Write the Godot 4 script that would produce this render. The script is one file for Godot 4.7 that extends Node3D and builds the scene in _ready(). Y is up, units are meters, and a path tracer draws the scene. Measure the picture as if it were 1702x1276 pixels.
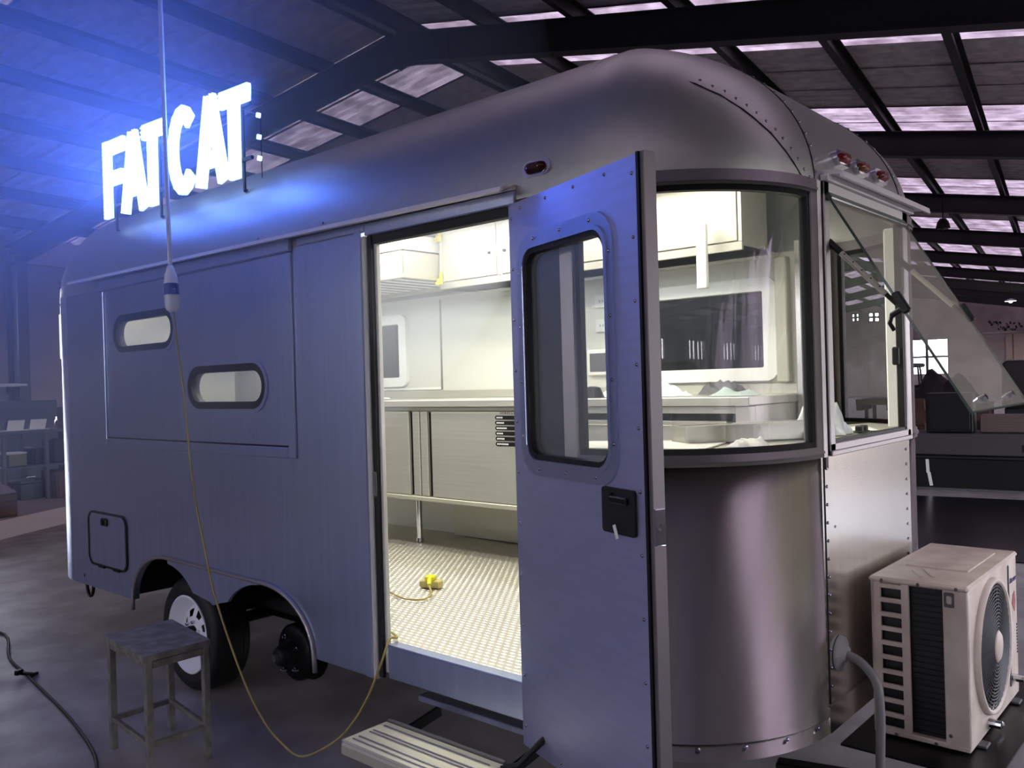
extends Node3D

# ---------------------------------------------------------------- dimensions (metres, y up)
const G := -0.07                        # concrete floor
const XF := -1.22                       # front face of the trailer
const XR := -6.90                       # rear face
const ZN := -2.42                       # side with the door
const ZF := -4.66                       # far side
const RC := 0.62                        # corner radius
const CXF := -1.84
const CXR := -6.28
const CZN := -3.04
const CZF := -4.04
const YB := 0.39                        # lower edge of the body
const YS := 2.37                        # where the roof starts to curve
const RH := 0.635
const RE := 0.80                        # inset of the roof at the two ends
const SIGN_E := 5.5
const YAW := 0.154462                   # the hall stands turned against the trailer
var M := {}
var names := {}
var rng := RandomNumberGenerator.new()

# ---------------------------------------------------------------- mesh helpers
class MB:
	var st := SurfaceTool.new()
	var n := 0
	func _init() -> void:
		st.begin(Mesh.PRIMITIVE_TRIANGLES)
		st.set_smooth_group(-1)
	func smooth(on: bool) -> MB:
		st.set_smooth_group(0 if on else -1)
		return self
	func tri(a: Vector3, b: Vector3, c: Vector3) -> void:
		st.add_vertex(a); st.add_vertex(b); st.add_vertex(c)
		n += 1
	func quad(a: Vector3, b: Vector3, c: Vector3, d: Vector3) -> void:
		tri(a, b, c); tri(a, c, d)
	func box(c: Vector3, s: Vector3, bev := 0.0, b := Basis()) -> MB:
		var h := s / 2.0
		bev = minf(bev, minf(h.x, minf(h.y, h.z)) * 0.9)
		if bev <= 0.0:
			var p := []
			for i in 8:
				p.append(c + b * Vector3(h.x if i & 1 else -h.x, h.y if i & 2 else -h.y, h.z if i & 4 else -h.z))
			for f in [[0, 2, 3, 1], [4, 5, 7, 6], [0, 1, 5, 4], [2, 6, 7, 3], [0, 4, 6, 2], [1, 3, 7, 5]]:
				quad(p[f[0]], p[f[3]], p[f[2]], p[f[1]])
			return self
		var q := {}
		for i in 8:
			var sg := Vector3(1 if i & 1 else -1, 1 if i & 2 else -1, 1 if i & 4 else -1)
			for ax in 3:
				var v := h - Vector3(bev, bev, bev)
				v[ax] = h[ax]
				q[i * 3 + ax] = c + b * (v * sg)
		for ax in 3:
			var u := (ax + 1) % 3
			var w := (ax + 2) % 3
			for s2 in [0, 1]:
				var base: int = s2 << ax
				var a0 := base
				var a1 := base | (1 << u)
				var a2 := base | (1 << u) | (1 << w)
				var a3 := base | (1 << w)
				if s2 == 1:
					quad(q[a3 * 3 + ax], q[a2 * 3 + ax], q[a1 * 3 + ax], q[a0 * 3 + ax])
				else:
					quad(q[a0 * 3 + ax], q[a1 * 3 + ax], q[a2 * 3 + ax], q[a3 * 3 + ax])
			for k in 4:
				var e0 := ((k & 1) << u) | ((k >> 1) << w)
				var e1 := e0 | (1 << ax)
				var par := (k & 1) ^ (k >> 1)
				if par == 0:
					quad(q[e0 * 3 + w], q[e1 * 3 + w], q[e1 * 3 + u], q[e0 * 3 + u])
				else:
					quad(q[e0 * 3 + u], q[e1 * 3 + u], q[e1 * 3 + w], q[e0 * 3 + w])
		for i in 8:
			var odd := ((i & 1) + ((i >> 1) & 1) + ((i >> 2) & 1)) % 2
			if odd == 1:
				tri(q[i * 3], q[i * 3 + 2], q[i * 3 + 1])
			else:
				tri(q[i * 3], q[i * 3 + 1], q[i * 3 + 2])
		return self
	func cyl(a: Vector3, b: Vector3, r1: float, r2 := -1.0, seg := 12, caps := true) -> MB:
		if r2 < 0.0:
			r2 = r1
		var d := (b - a).normalized()
		var u := d.cross(Vector3.UP if absf(d.y) < 0.9 else Vector3.RIGHT).normalized()
		var v := d.cross(u)
		for i in seg:
			var t0 := TAU * i / seg
			var t1 := TAU * (i + 1) / seg
			var e0 := u * cos(t0) + v * sin(t0)
			var e1 := u * cos(t1) + v * sin(t1)
			quad(a + e0 * r1, a + e1 * r1, b + e1 * r2, b + e0 * r2)
			if caps:
				tri(a, a + e1 * r1, a + e0 * r1)
				tri(b, b + e0 * r2, b + e1 * r2)
		return self
	func tube(pts: Array, r: float, seg := 8) -> MB:
		smooth(true)
		var rings := []
		var u := Vector3.ZERO
		for i in pts.size():
			var d: Vector3 = (pts[mini(i + 1, pts.size() - 1)] - pts[maxi(i - 1, 0)]).normalized()
			if u == Vector3.ZERO:
				u = d.cross(Vector3.UP if absf(d.y) < 0.9 else Vector3.RIGHT).normalized()
			u = (u - d * u.dot(d)).normalized()
			var v := d.cross(u)
			var ring := []
			for k in seg:
				var t := TAU * k / seg
				ring.append(pts[i] + (u * cos(t) + v * sin(t)) * r)
			rings.append(ring)
		for i in pts.size() - 1:
			for k in seg:
				var k2 := (k + 1) % seg
				quad(rings[i][k], rings[i][k2], rings[i + 1][k2], rings[i + 1][k])
		for k in seg - 2:
			tri(rings[0][0], rings[0][k + 2], rings[0][k + 1])
			tri(rings[-1][0], rings[-1][k + 1], rings[-1][k + 2])
		return smooth(false)
	func lathe(prof: Array, o: Vector3, ax: Vector3, seg := 24, sm := true) -> MB:
		# prof: [radius, height] pairs along the axis ax from o
		smooth(sm)
		var d := ax.normalized()
		var u := d.cross(Vector3.UP if absf(d.y) < 0.9 else Vector3.RIGHT).normalized()
		var v := d.cross(u)
		for i in prof.size() - 1:
			for k in seg:
				var e0 := u * cos(TAU * k / seg) + v * sin(TAU * k / seg)
				var e1 := u * cos(TAU * (k + 1) / seg) + v * sin(TAU * (k + 1) / seg)
				var a: Vector3 = o + d * prof[i][1]
				var b: Vector3 = o + d * prof[i + 1][1]
				quad(a + e0 * prof[i][0], a + e1 * prof[i][0], b + e1 * prof[i + 1][0], b + e0 * prof[i + 1][0])
		return smooth(false)
	func prism(out: PackedVector2Array, xf: Transform3D, depth: float) -> MB:
		# outline in the xy plane of xf, from z = 0 to z = -depth
		var t := Geometry2D.triangulate_polygon(out)
		var f := func(p: Vector2, z: float) -> Vector3: return xf * Vector3(p.x, p.y, z)
		for i in range(0, t.size(), 3):
			tri(f.call(out[t[i]], 0.0), f.call(out[t[i + 1]], 0.0), f.call(out[t[i + 2]], 0.0))
			if depth > 0.0:
				tri(f.call(out[t[i]], -depth), f.call(out[t[i + 2]], -depth), f.call(out[t[i + 1]], -depth))
		if depth > 0.0:
			for i in out.size():
				var j := (i + 1) % out.size()
				quad(f.call(out[i], 0.0), f.call(out[j], 0.0), f.call(out[j], -depth), f.call(out[i], -depth))
		return self
	func ring(o: PackedVector2Array, p: PackedVector2Array, xf: Transform3D, depth: float) -> MB:
		# a frame between two outlines of as many points
		var f := func(q: Vector2, z: float) -> Vector3: return xf * Vector3(q.x, q.y, z)
		for i in o.size():
			var j := (i + 1) % o.size()
			quad(f.call(o[i], 0.0), f.call(o[j], 0.0), f.call(p[j], 0.0), f.call(p[i], 0.0))
			quad(f.call(o[j], -depth), f.call(o[i], -depth), f.call(p[i], -depth), f.call(p[j], -depth))
			quad(f.call(o[i], 0.0), f.call(o[i], -depth), f.call(o[j], -depth), f.call(o[j], 0.0))
			quad(f.call(p[j], 0.0), f.call(p[j], -depth), f.call(p[i], -depth), f.call(p[i], 0.0))
		return self
	func rivet(p: Vector3, nrm: Vector3, r := 0.006) -> MB:
		smooth(true)
		var d := nrm.normalized()
		var u := d.cross(Vector3.UP if absf(d.y) < 0.9 else Vector3.RIGHT).normalized()
		var v := d.cross(u)
		for k in 8:
			var e0 := u * cos(TAU * k / 8) + v * sin(TAU * k / 8)
			var e1 := u * cos(TAU * (k + 1) / 8) + v * sin(TAU * (k + 1) / 8)
			quad(p + e0 * r, p + e1 * r, p + e1 * r * 0.7 + d * r * 0.5, p + e0 * r * 0.7 + d * r * 0.5)
			tri(p + e0 * r * 0.7 + d * r * 0.5, p + e1 * r * 0.7 + d * r * 0.5, p + d * r * 0.7)
		return smooth(false)
	func grid(f: Callable, nu: int, nv: int, sm := true) -> MB:
		smooth(sm)
		for i in nu:
			for j in nv:
				quad(f.call(float(i) / nu, float(j) / nv), f.call(float(i + 1) / nu, float(j) / nv), f.call(float(i + 1) / nu, float(j + 1) / nv), f.call(float(i) / nu, float(j + 1) / nv))
		return smooth(false)
	func mesh() -> ArrayMesh:
		st.generate_normals()
		return st.commit()

func rr(w: float, h: float, r: float, c := Vector2.ZERO, k := 6) -> PackedVector2Array:
	# rounded rectangle round c
	var out := PackedVector2Array()
	r = minf(r, minf(w, h) / 2.0)
	for q in 4:
		var cc := c + Vector2((w / 2 - r) * (1 if q == 0 or q == 3 else -1), (h / 2 - r) * (1 if q < 2 else -1))
		for i in k + 1:
			var t := PI / 2 * (q + float(i) / k)
			out.append(cc + Vector2(cos(t), sin(t)) * r)
	return out

func disc(r: float, c := Vector2.ZERO, k := 28) -> PackedVector2Array:
	var out := PackedVector2Array()
	for i in k:
		out.append(c + Vector2(cos(TAU * i / k), sin(TAU * i / k)) * r)
	return out

func V(x: float, y: float, z: float) -> Vector3:
	return Vector3(x, y, z)

func face_z(z: float) -> Transform3D:            # outline axes x right, y up, front towards +z
	return Transform3D(Basis(), V(0, 0, z))

func face_x(x: float) -> Transform3D:            # outline x runs along -z, y up, front towards +x
	return Transform3D(Basis(V(0, 0, -1), V(0, 1, 0), V(1, 0, 0)), V(x, 0, 0))

func flat_y(y: float) -> Transform3D:            # outline x along x, y along -z, front up
	return Transform3D(Basis(V(1, 0, 0), V(0, 0, -1), V(0, 1, 0)), V(0, y, 0))

# ---------------------------------------------------------------- scene helpers
func numbered(called: String) -> String:
	if not names.has(called):
		names[called] = 0
		return called
	names[called] += 1
	return "%s_%03d" % [called, names[called]]

func tag(o: Node, label: String, category: String, group := "") -> Node:
	o.set_meta("label", label)
	o.set_meta("category", category)
	if group != "":
		o.set_meta("group", group)
	return o

func thing(called: String, label: String, category: String, at := Vector3.ZERO, turn := 0.0, group := "") -> Node3D:
	var o := Node3D.new()
	o.name = numbered(called)
	add_child(o)
	o.position = at
	o.rotation.y = turn
	tag(o, label, category, group)
	return o

func obj(called: String, mb: MB, m: Material, parent: Node3D = null, at := Vector3.ZERO, kind := "") -> MeshInstance3D:
	var o := MeshInstance3D.new()
	o.mesh = mb.mesh()
	o.material_override = m
	o.name = called if parent else numbered(called)
	o.position = at
	if kind != "":
		o.set_meta("kind", kind)
	(parent if parent else self).add_child(o, true)
	return o

func inst(called: String, mesh: Mesh, m: Material, parent: Node3D, at := Vector3.ZERO, b := Basis()) -> MeshInstance3D:
	var o := MeshInstance3D.new()
	o.mesh = mesh
	o.material_override = m
	o.name = called
	o.transform = Transform3D(b, at)
	parent.add_child(o, true)
	return o

func holder(called: String, parent: Node3D, at := Vector3.ZERO, turn := 0.0) -> Node3D:
	var o := Node3D.new()
	o.name = called
	o.position = at
	o.rotation.y = turn
	parent.add_child(o, true)
	return o

func struct(called: String) -> Node3D:           # a piece of the hall, in the hall's own axes
	var o := Node3D.new()
	o.name = called
	o.rotation.y = YAW
	o.set_meta("kind", "structure")
	add_child(o)
	return o

func W(x: float, y: float, z: float) -> Vector3: # hall axes (z into the distance) to world
	return Basis(Vector3.UP, YAW) * V(x, y, -z)

func mat(c: Color, rough := 0.6, metal := 0.0, called := "") -> StandardMaterial3D:
	var m := StandardMaterial3D.new()
	m.albedo_color = c
	m.roughness = rough
	m.metallic = metal
	m.cull_mode = BaseMaterial3D.CULL_DISABLED
	m.resource_name = called
	return m

func noise_tex(freq: float, lo: Color, hi: Color, s := 1, size := 512, oct := 4) -> NoiseTexture2D:
	var t := NoiseTexture2D.new()
	var f := FastNoiseLite.new()
	f.seed = s
	f.frequency = freq
	f.fractal_octaves = oct
	t.noise = f
	t.width = size
	t.height = size
	t.seamless = true
	var g := Gradient.new()
	g.set_color(0, lo)
	g.set_color(1, hi)
	t.color_ramp = g
	return t

func textured(c: Color, rough: float, metal: float, t: Texture2D, scale: Vector3, world := true) -> StandardMaterial3D:
	var m := mat(c, rough, metal)
	m.albedo_texture = t
	m.uv1_triplanar = true
	m.uv1_world_triplanar = world
	m.uv1_scale = scale
	return m

func glass(c: Color) -> StandardMaterial3D:
	var m := mat(c, 0.02)
	m.transparency = BaseMaterial3D.TRANSPARENCY_ALPHA
	return m

func glow(c: Color, e: float) -> StandardMaterial3D:
	var m := mat(Color(0.9, 0.9, 0.9), 0.4)
	m.emission_enabled = true
	m.emission = c
	m.emission_energy_multiplier = e
	return m

func omni(at: Vector3, c: Color, e: float, size: float) -> void:
	var l := OmniLight3D.new()
	l.name = "lamp_light"
	l.position = at
	l.light_color = c
	l.light_energy = e
	l.light_size = size
	l.omni_range = 30.0
	l.omni_attenuation = 2.0
	l.shadow_enabled = true
	add_child(l, true)

func area(at: Vector3, look: Vector3, up: Vector3, size: Vector2, c: Color, e: float) -> void:
	var l := AreaLight3D.new()
	l.name = "panel_light"
	l.area_size = size
	l.light_color = c
	l.light_energy = e
	l.area_range = 30.0
	l.area_attenuation = 2.0
	l.shadow_enabled = true
	l.transform = Transform3D(Basis(), at).looking_at(at + look, up)
	add_child(l, true)

# ---------------------------------------------------------------- the scene
func _ready() -> void:
	rng.seed = 7
	setup_view()
	setup_materials()
	build_hall()
	build_trailer()
	build_kitchen()
	build_sign()
	build_outside_things()
	build_left_background()
	build_right_background()

func setup_view() -> void:
	var cam := Camera3D.new()
	cam.name = "camera"
	var f := V(sin(-0.7256834) * cos(-0.0026608), sin(-0.0026608), -cos(-0.7256834) * cos(-0.0026608))
	var r := V(cos(-0.7256834), 0, sin(-0.7256834))
	var u := r.cross(f)
	var c := cos(-0.0286824)
	var s := sin(-0.0286824)
	cam.transform = Transform3D(Basis(r * c + u * s, u * c - r * s, -f), V(0, 1.69, 0))
	cam.fov = 48.2788
	cam.near = 0.05
	cam.far = 200.0
	add_child(cam)
	cam.current = true
	var we := WorldEnvironment.new()
	we.name = "environment"
	var e := Environment.new()
	e.background_mode = Environment.BG_SKY
	var sky := Sky.new()
	var sm := ProceduralSkyMaterial.new()
	sm.sky_top_color = Color(0.84, 0.86, 0.94)
	sm.sky_horizon_color = Color(0.98, 0.97, 0.98)
	sm.sky_energy_multiplier = 3.4
	sm.ground_bottom_color = Color(0.52, 0.48, 0.47)
	sm.ground_horizon_color = Color(0.80, 0.75, 0.74)
	sm.ground_energy_multiplier = 2.0
	sky.sky_material = sm
	e.sky = sky
	e.tonemap_mode = Environment.TONE_MAPPER_LINEAR
	e.tonemap_exposure = 1.0
	e.sdfgi_enabled = true
	e.ssao_enabled = true
	e.ssil_enabled = true
	e.volumetric_fog_enabled = true
	e.volumetric_fog_density = 0.0
	we.environment = e
	add_child(we)
	# light of the two strips in the trailer's ceiling
	for z in [-3.15, -3.75]:
		area(V(-3.95, 2.735, z), Vector3.DOWN, V(1, 0, 0), Vector2(0.16, 4.4), Color(1.0, 0.985, 0.91), 5.6)
	area(V(-4.2, 2.31, -4.28), Vector3.DOWN, V(1, 0, 0), Vector2(0.04, 4.0), Color(0.97, 1.0, 0.99), 1.2)
	# light of the sign's letters
	for x in [-5.5, -4.85, -4.2]:
		omni(V(x, 3.08, -2.28), Color(0.31, 0.47, 1.0), 0.26, 0.15)
	for q in [[-5.35, 0.85], [-4.36, 0.90]]:
		area(V(q[0], 3.09, -2.462), V(0, 0.32, 1), Vector3.UP, Vector2(q[1], 0.46), Color(0.31, 0.47, 1.0), SIGN_E)
	var fv := FogVolume.new()
	fv.name = "bloom_haze"  # fog added to imitate lens bloom round the letters
	fv.shape = RenderingServer.FOG_VOLUME_SHAPE_ELLIPSOID
	fv.size = V(5.2, 4.4, 4.6)
	fv.position = V(-4.9, 3.2, -2.2)
	var fm := FogMaterial.new()
	fm.density = 0.15
	fm.albedo = Color(0.9, 0.92, 1.0)
	fv.material = fm
	fv.set_meta("kind", "stuff")
	fv.set_meta("label", "added blue fog standing in for lens bloom around the glowing sign")
	fv.set_meta("category", "bloom_haze")
	add_child(fv)

func setup_materials() -> void:
	var streak := noise_tex(0.012, Color(0.95, 0.95, 0.95), Color(1, 1, 1), 3, 512, 3)
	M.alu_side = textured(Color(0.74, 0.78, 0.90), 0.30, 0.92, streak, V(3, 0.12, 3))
	M.alu = textured(Color(0.88, 0.87, 0.84), 0.24, 1.0, streak, V(3, 0.1, 3))
	M.alu_roof = textured(Color(0.72, 0.72, 0.70), 0.40, 0.92, streak, V(2, 2, 2))
	M.alu_trim = mat(Color(0.66, 0.64, 0.64), 0.42, 0.85)
	M.edge = mat(Color(0.46, 0.43, 0.44), 0.5, 0.6)
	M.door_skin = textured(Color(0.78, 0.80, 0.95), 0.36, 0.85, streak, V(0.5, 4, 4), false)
	M.chrome = mat(Color(0.85, 0.85, 0.88), 0.15, 1.0)
	M.steel = textured(Color(0.80, 0.79, 0.75), 0.35, 0.55, streak, V(0.15, 6, 6))
	M.steel_dull = mat(Color(0.74, 0.73, 0.67), 0.45, 0.45)
	M.tread = mat(Color(0.82, 0.80, 0.76), 0.38, 0.75)
	M.lining = mat(Color(0.80, 0.80, 0.77), 0.45, 0.1)
	M.white = mat(Color(0.86, 0.86, 0.85), 0.45)
	M.white_paint = mat(Color(0.90, 0.90, 0.93), 0.4)
	M.rubber = mat(Color(0.035, 0.035, 0.04), 0.6)
	M.gutter = mat(Color(0.86, 0.84, 0.84), 0.35, 0.2)
	M.side_shade = mat(Color(0.12, 0.13, 0.16), 0.6)  # darker copy of the side metal, with the shade painted in
	M.beige = mat(Color(0.38, 0.32, 0.30), 0.6)
	M.black = mat(Color(0.02, 0.02, 0.025), 0.5)
	M.black_metal = mat(Color(0.05, 0.05, 0.055), 0.4, 0.5)
	M.seam = mat(Color(0.12, 0.11, 0.12), 0.5, 0.5)
	M.rivet = mat(Color(0.55, 0.55, 0.60), 0.25, 1.0)
	M.glass = glass(Color(0.92, 0.97, 0.95, 0.06))
	M.glass_green = mat(Color(0.62, 0.60, 0.55), 0.3)
	M.glass_green.transparency = BaseMaterial3D.TRANSPARENCY_ALPHA
	M.glass_green.albedo_color.a = 0.36
	M.tinted = glass(Color(0.02, 0.025, 0.025, 0.68))
	M.lamp = glow(Color(1.0, 0.99, 0.95), 4.0)
	M.yellow = mat(Color(0.85, 0.82, 0.10), 0.5)
	M.cord = mat(Color(0.64, 0.57, 0.33), 0.5)
	M.amber = mat(Color(0.42, 0.22, 0.08), 0.25)
	M.red = mat(Color(0.42, 0.08, 0.08), 0.25)
	M.dark_amber = mat(Color(0.18, 0.04, 0.02), 0.15)
	M.film = mat(Color(0.90, 0.92, 0.92), 0.2)
	M.paper = mat(Color(0.92, 0.92, 0.90), 0.8)
	M.grey = mat(Color(0.33, 0.33, 0.34), 0.6)
	M.dark = mat(Color(0.10, 0.095, 0.10), 0.6)
	M.brown = mat(Color(0.30, 0.19, 0.17), 0.7)
	M.wood = textured(Color(0.34, 0.24, 0.20), 0.8, 0.0, noise_tex(0.03, Color(0.7, 0.7, 0.7), Color(1, 1, 1), 11, 256), V(1, 6, 1))
	M.ac = textured(Color(0.86, 0.80, 0.75), 0.5, 0.0, noise_tex(0.012, Color(0.86, 0.84, 0.82), Color(1, 1, 1), 21, 256), V(1.5, 1.5, 1.5))
	M.steelwork = mat(Color(0.10, 0.095, 0.105), 0.6)
	M.purlin = mat(Color(0.09, 0.085, 0.095), 0.6)
	M.sheet = textured(Color(0.84, 0.81, 0.81), 0.5, 0.0, noise_tex(0.02, Color(0.70, 0.68, 0.68), Color(1, 1, 1), 5, 512), V(0.35, 0.35, 0.35))
	var sk := textured(Color(0.52, 0.46, 0.49), 0.7, 0.0, noise_tex(0.012, Color(0.45, 0.42, 0.42), Color(1, 1, 1), 8, 512), V(0.3, 0.3, 0.3))
	sk.backlight_enabled = true
	sk.backlight = Color(1, 1, 1)
	M.skylight = sk
	M.skylight_dirty = sk.duplicate()
	M.skylight_dirty.albedo_color = Color(0.40, 0.36, 0.38)
	M.concrete = textured(Color(0.66, 0.645, 0.64), 0.62, 0.0, noise_tex(0.008, Color(0.74, 0.72, 0.72), Color(1, 1, 1), 2, 1024, 6), V(0.22, 0.22, 0.22))
	M.concrete.roughness_texture = noise_tex(0.02, Color(0.55, 0.55, 0.55), Color(1, 1, 1), 4, 512, 4)
	M.wall = textured(Color(0.74, 0.69, 0.69), 0.9, 0.0, noise_tex(0.006, Color(0.72, 0.70, 0.70), Color(1, 1, 1), 9, 512, 5), V(0.12, 0.12, 0.12))
	M.stool = textured(Color(0.54, 0.53, 0.51), 0.65, 0.2, noise_tex(0.02, Color(0.72, 0.70, 0.66), Color(1, 1, 1), 31, 256), V(2, 2, 2))
	M.window_glow = glow(Color(0.95, 0.95, 1.0), 1.6)  # glow of the strip added over the rear window
	M.led = glow(Color(0.62, 0.80, 1.0), 3.4)
	M.led_bead = glow(Color(0.85, 0.94, 1.0), 4.5)

# ---------------------------------------------------------------- the hall
const RIDGE := -7.65
const WL := -18.0
const WR := 4.5
const FAR := 63.2
const BACK := -8.8
func roof_y(x: float) -> float:                  # underside of the rafters
	return 6.13 - absf(x - RIDGE) * 0.1763

func build_hall() -> void:
	var fl := struct("floor")
	obj("floor_slab", MB.new().box(V((WL + WR) / 2, G - 0.1, -(FAR + BACK) / 2), V(WR - WL + 0.6, 0.2, FAR - BACK + 0.6)), M.concrete, fl)
	# roof
	var ce := struct("ceiling")
	var slope := atan(0.1763)
	for side in [-1, 1]:
		var span: float = (RIDGE - WL) if side < 0 else (WR - RIDGE)
		var len := span / cos(slope) + 0.3
		# one corrugated sheet, laid from ridge to eave, 1 m wide
		var prof := []
		for k in 4:
			for q in [[0.0, 0.0], [0.10, 0.0], [0.14, 0.035], [0.21, 0.035]]:
				prof.append(Vector2(k * 0.25 + q[0], q[1]))
		prof.append(Vector2(1.06, 0.0))
		var mb := MB.new()
		for i in prof.size() - 1:
			var a := V(0, prof[i].y, -prof[i].x)
			var b := V(0, prof[i + 1].y, -prof[i + 1].x)
			mb.quad(a, b, b + V(len, 0, 0), a + V(len, 0, 0))
		var sheet := mb.mesh()
		var bas := Basis(Vector3.BACK, -slope) if side > 0 else Basis(Vector3.BACK, slope) * Basis(Vector3.UP, PI)
		var z := -9.6
		while z < FAR + 0.4:
			# translucent sheets beside every rafter
			var d := fposmod(z - 9.4 + 0.01, 6.0)
			var sky_sheet := d < 1.5 or (z > 14.0 and d > 4.5)
			var off := rng.randf_range(0.0, 0.004)
			inst("skylight_sheet" if sky_sheet else "roof_sheet", sheet, (M.skylight if side > 0 else M.skylight_dirty) if sky_sheet else M.sheet, ce, V(RIDGE, 6.13 + 0.62 + off, -z if side > 0 else -z - 1.0), bas)
			z += 1.0
		# purlins: channels lying along the hall
		var x := 0.12
		var pm := MB.new()
		pm.box(V(0, 0.10, 0), V(0.014, 0.20, FAR - BACK)).box(V(0.045, 0.005, 0), V(0.09, 0.012, FAR - BACK)).box(V(0.045, 0.195, 0), V(0.09, 0.012, FAR - BACK)).box(V(0.085, 0.02, 0), V(0.012, 0.04, FAR - BACK))
		var pmesh := pm.mesh()
		while x < span:
			var px: float = RIDGE + side * x
			inst("purlin", pmesh, M.purlin, ce, V(px, roof_y(px) + 0.41, -(FAR + BACK) / 2), Basis(Vector3.BACK, -side * slope))
			x += 1.30
	# rafters and columns
	var rl := (RIDGE - WL) / cos(slope)
	var rr2 := (WR - RIDGE) / cos(slope)
	for k in range(-3, 9):
		var z := 9.2 + 6.0 * k
		if z > FAR - 1.0:
			continue
		var r := holder("rafter", ce, V(RIDGE, 6.13, -z))
		for side in [-1, 1]:
			var L := rl if side < 0 else rr2
			var b := Basis(Vector3.BACK, -side * slope)
			var m := MB.new()
			var c := b * V(side * L / 2, 0.20, 0)
			m.box(c, V(L, 0.38, 0.012), 0.0, b)
			for yy in [0.01, 0.39]:
				m.box(b * V(side * L / 2, yy, 0), V(L, 0.018, 0.20), 0.0, b)
			obj("beam", m, M.steelwork, r)
		var pl := MB.new()
		pl.prism(PackedVector2Array([Vector2(-0.9, -0.15), Vector2(-0.12, -0.06), Vector2(0.12, -0.06), Vector2(0.9, -0.15), Vector2(0.9, 0.23), Vector2(0, 0.40), Vector2(-0.9, 0.23)]), Transform3D(Basis(), V(0, 0, 0.02)), 0.04)
		pl.box(V(0, 0.16, 0), V(0.024, 0.46, 0.20))
		obj("ridge_plate", pl, M.steelwork, r)
		for xx in [WL + 0.25, WR - 0.25]:
			var h := roof_y(xx) + 0.2 - G
			var m := MB.new()
			m.box(V(0, h / 2, 0), V(0.40, h, 0.014)).box(V(-0.2, h / 2, 0), V(0.018, h, 0.22)).box(V(0.2, h / 2, 0), V(0.018, h, 0.22)).box(V(0, 0.02, 0), V(0.5, 0.04, 0.34))
			obj("column", m, M.steelwork if xx > 0 else M.grey, ce, V(xx, G, -z))
	# walls, built round their openings
	wall_run("wall_left", true, WL, BACK, FAR, left_openings(), 5.2)
	wall_run("wall_right", true, WR, BACK, FAR, right_openings(), 5.2)
	wall_run("wall_far", false, FAR, WL, WR, far_openings(), 7.4)
	wall_run("wall_back", false, BACK, WL, WR, back_openings(), 7.4)
	# ledge along the walls and eave rail
	var tr := struct("trim_1")
	obj("eave_rail", MB.new().box(V(WL + 0.17, 4.46, -(FAR + BACK) / 2), V(0.12, 0.16, FAR - BACK), 0.01), M.wall, tr)
	obj("wall_ledge", MB.new().box(V((WL + WR) / 2, 3.95, -FAR + 0.2), V(WR - WL, 0.14, 0.14), 0.01), M.wall, tr)

func left_openings() -> Array:
	var a := []
	a.append([5.6, 8.8, 2.4, 4.3, 4])
	for k in range(3, 9):
		a.append([12.3 + 6.0 * k - 1.35, 12.3 + 6.0 * k + 1.35, 2.65, 3.85, 4])
	return a

func right_openings() -> Array:
	return [[1.5, 4.7, 1.3, 3.0, 4], [6.6, 8.6, G, 3.0, 0], [10.5, 12.6, G, 3.0, 0], [17.0, 19.8, 1.2, 2.8, 3], [30.0, 38.0, 1.2, 3.6, 6], [44.0, 58.0, 1.0, 3.9, 8]]  # out of view; added and placed for the daylight they let in

func far_openings() -> Array:
	return [[-15.2, -13.3, 2.1, 3.9, 2], [-8.9, -6.3, 1.35, 3.75, 2], [-12.3, -11.8, 5.2, 5.75, 2], [-11.2, -10.5, 5.1, 5.75, 2]]

func back_openings() -> Array:
	return [[-16.5, -12.5, 2.3, 3.8, 4], [-10.5, -6.5, 2.3, 3.8, 4], [-4.5, -0.5, 2.3, 3.8, 4]]

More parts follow.
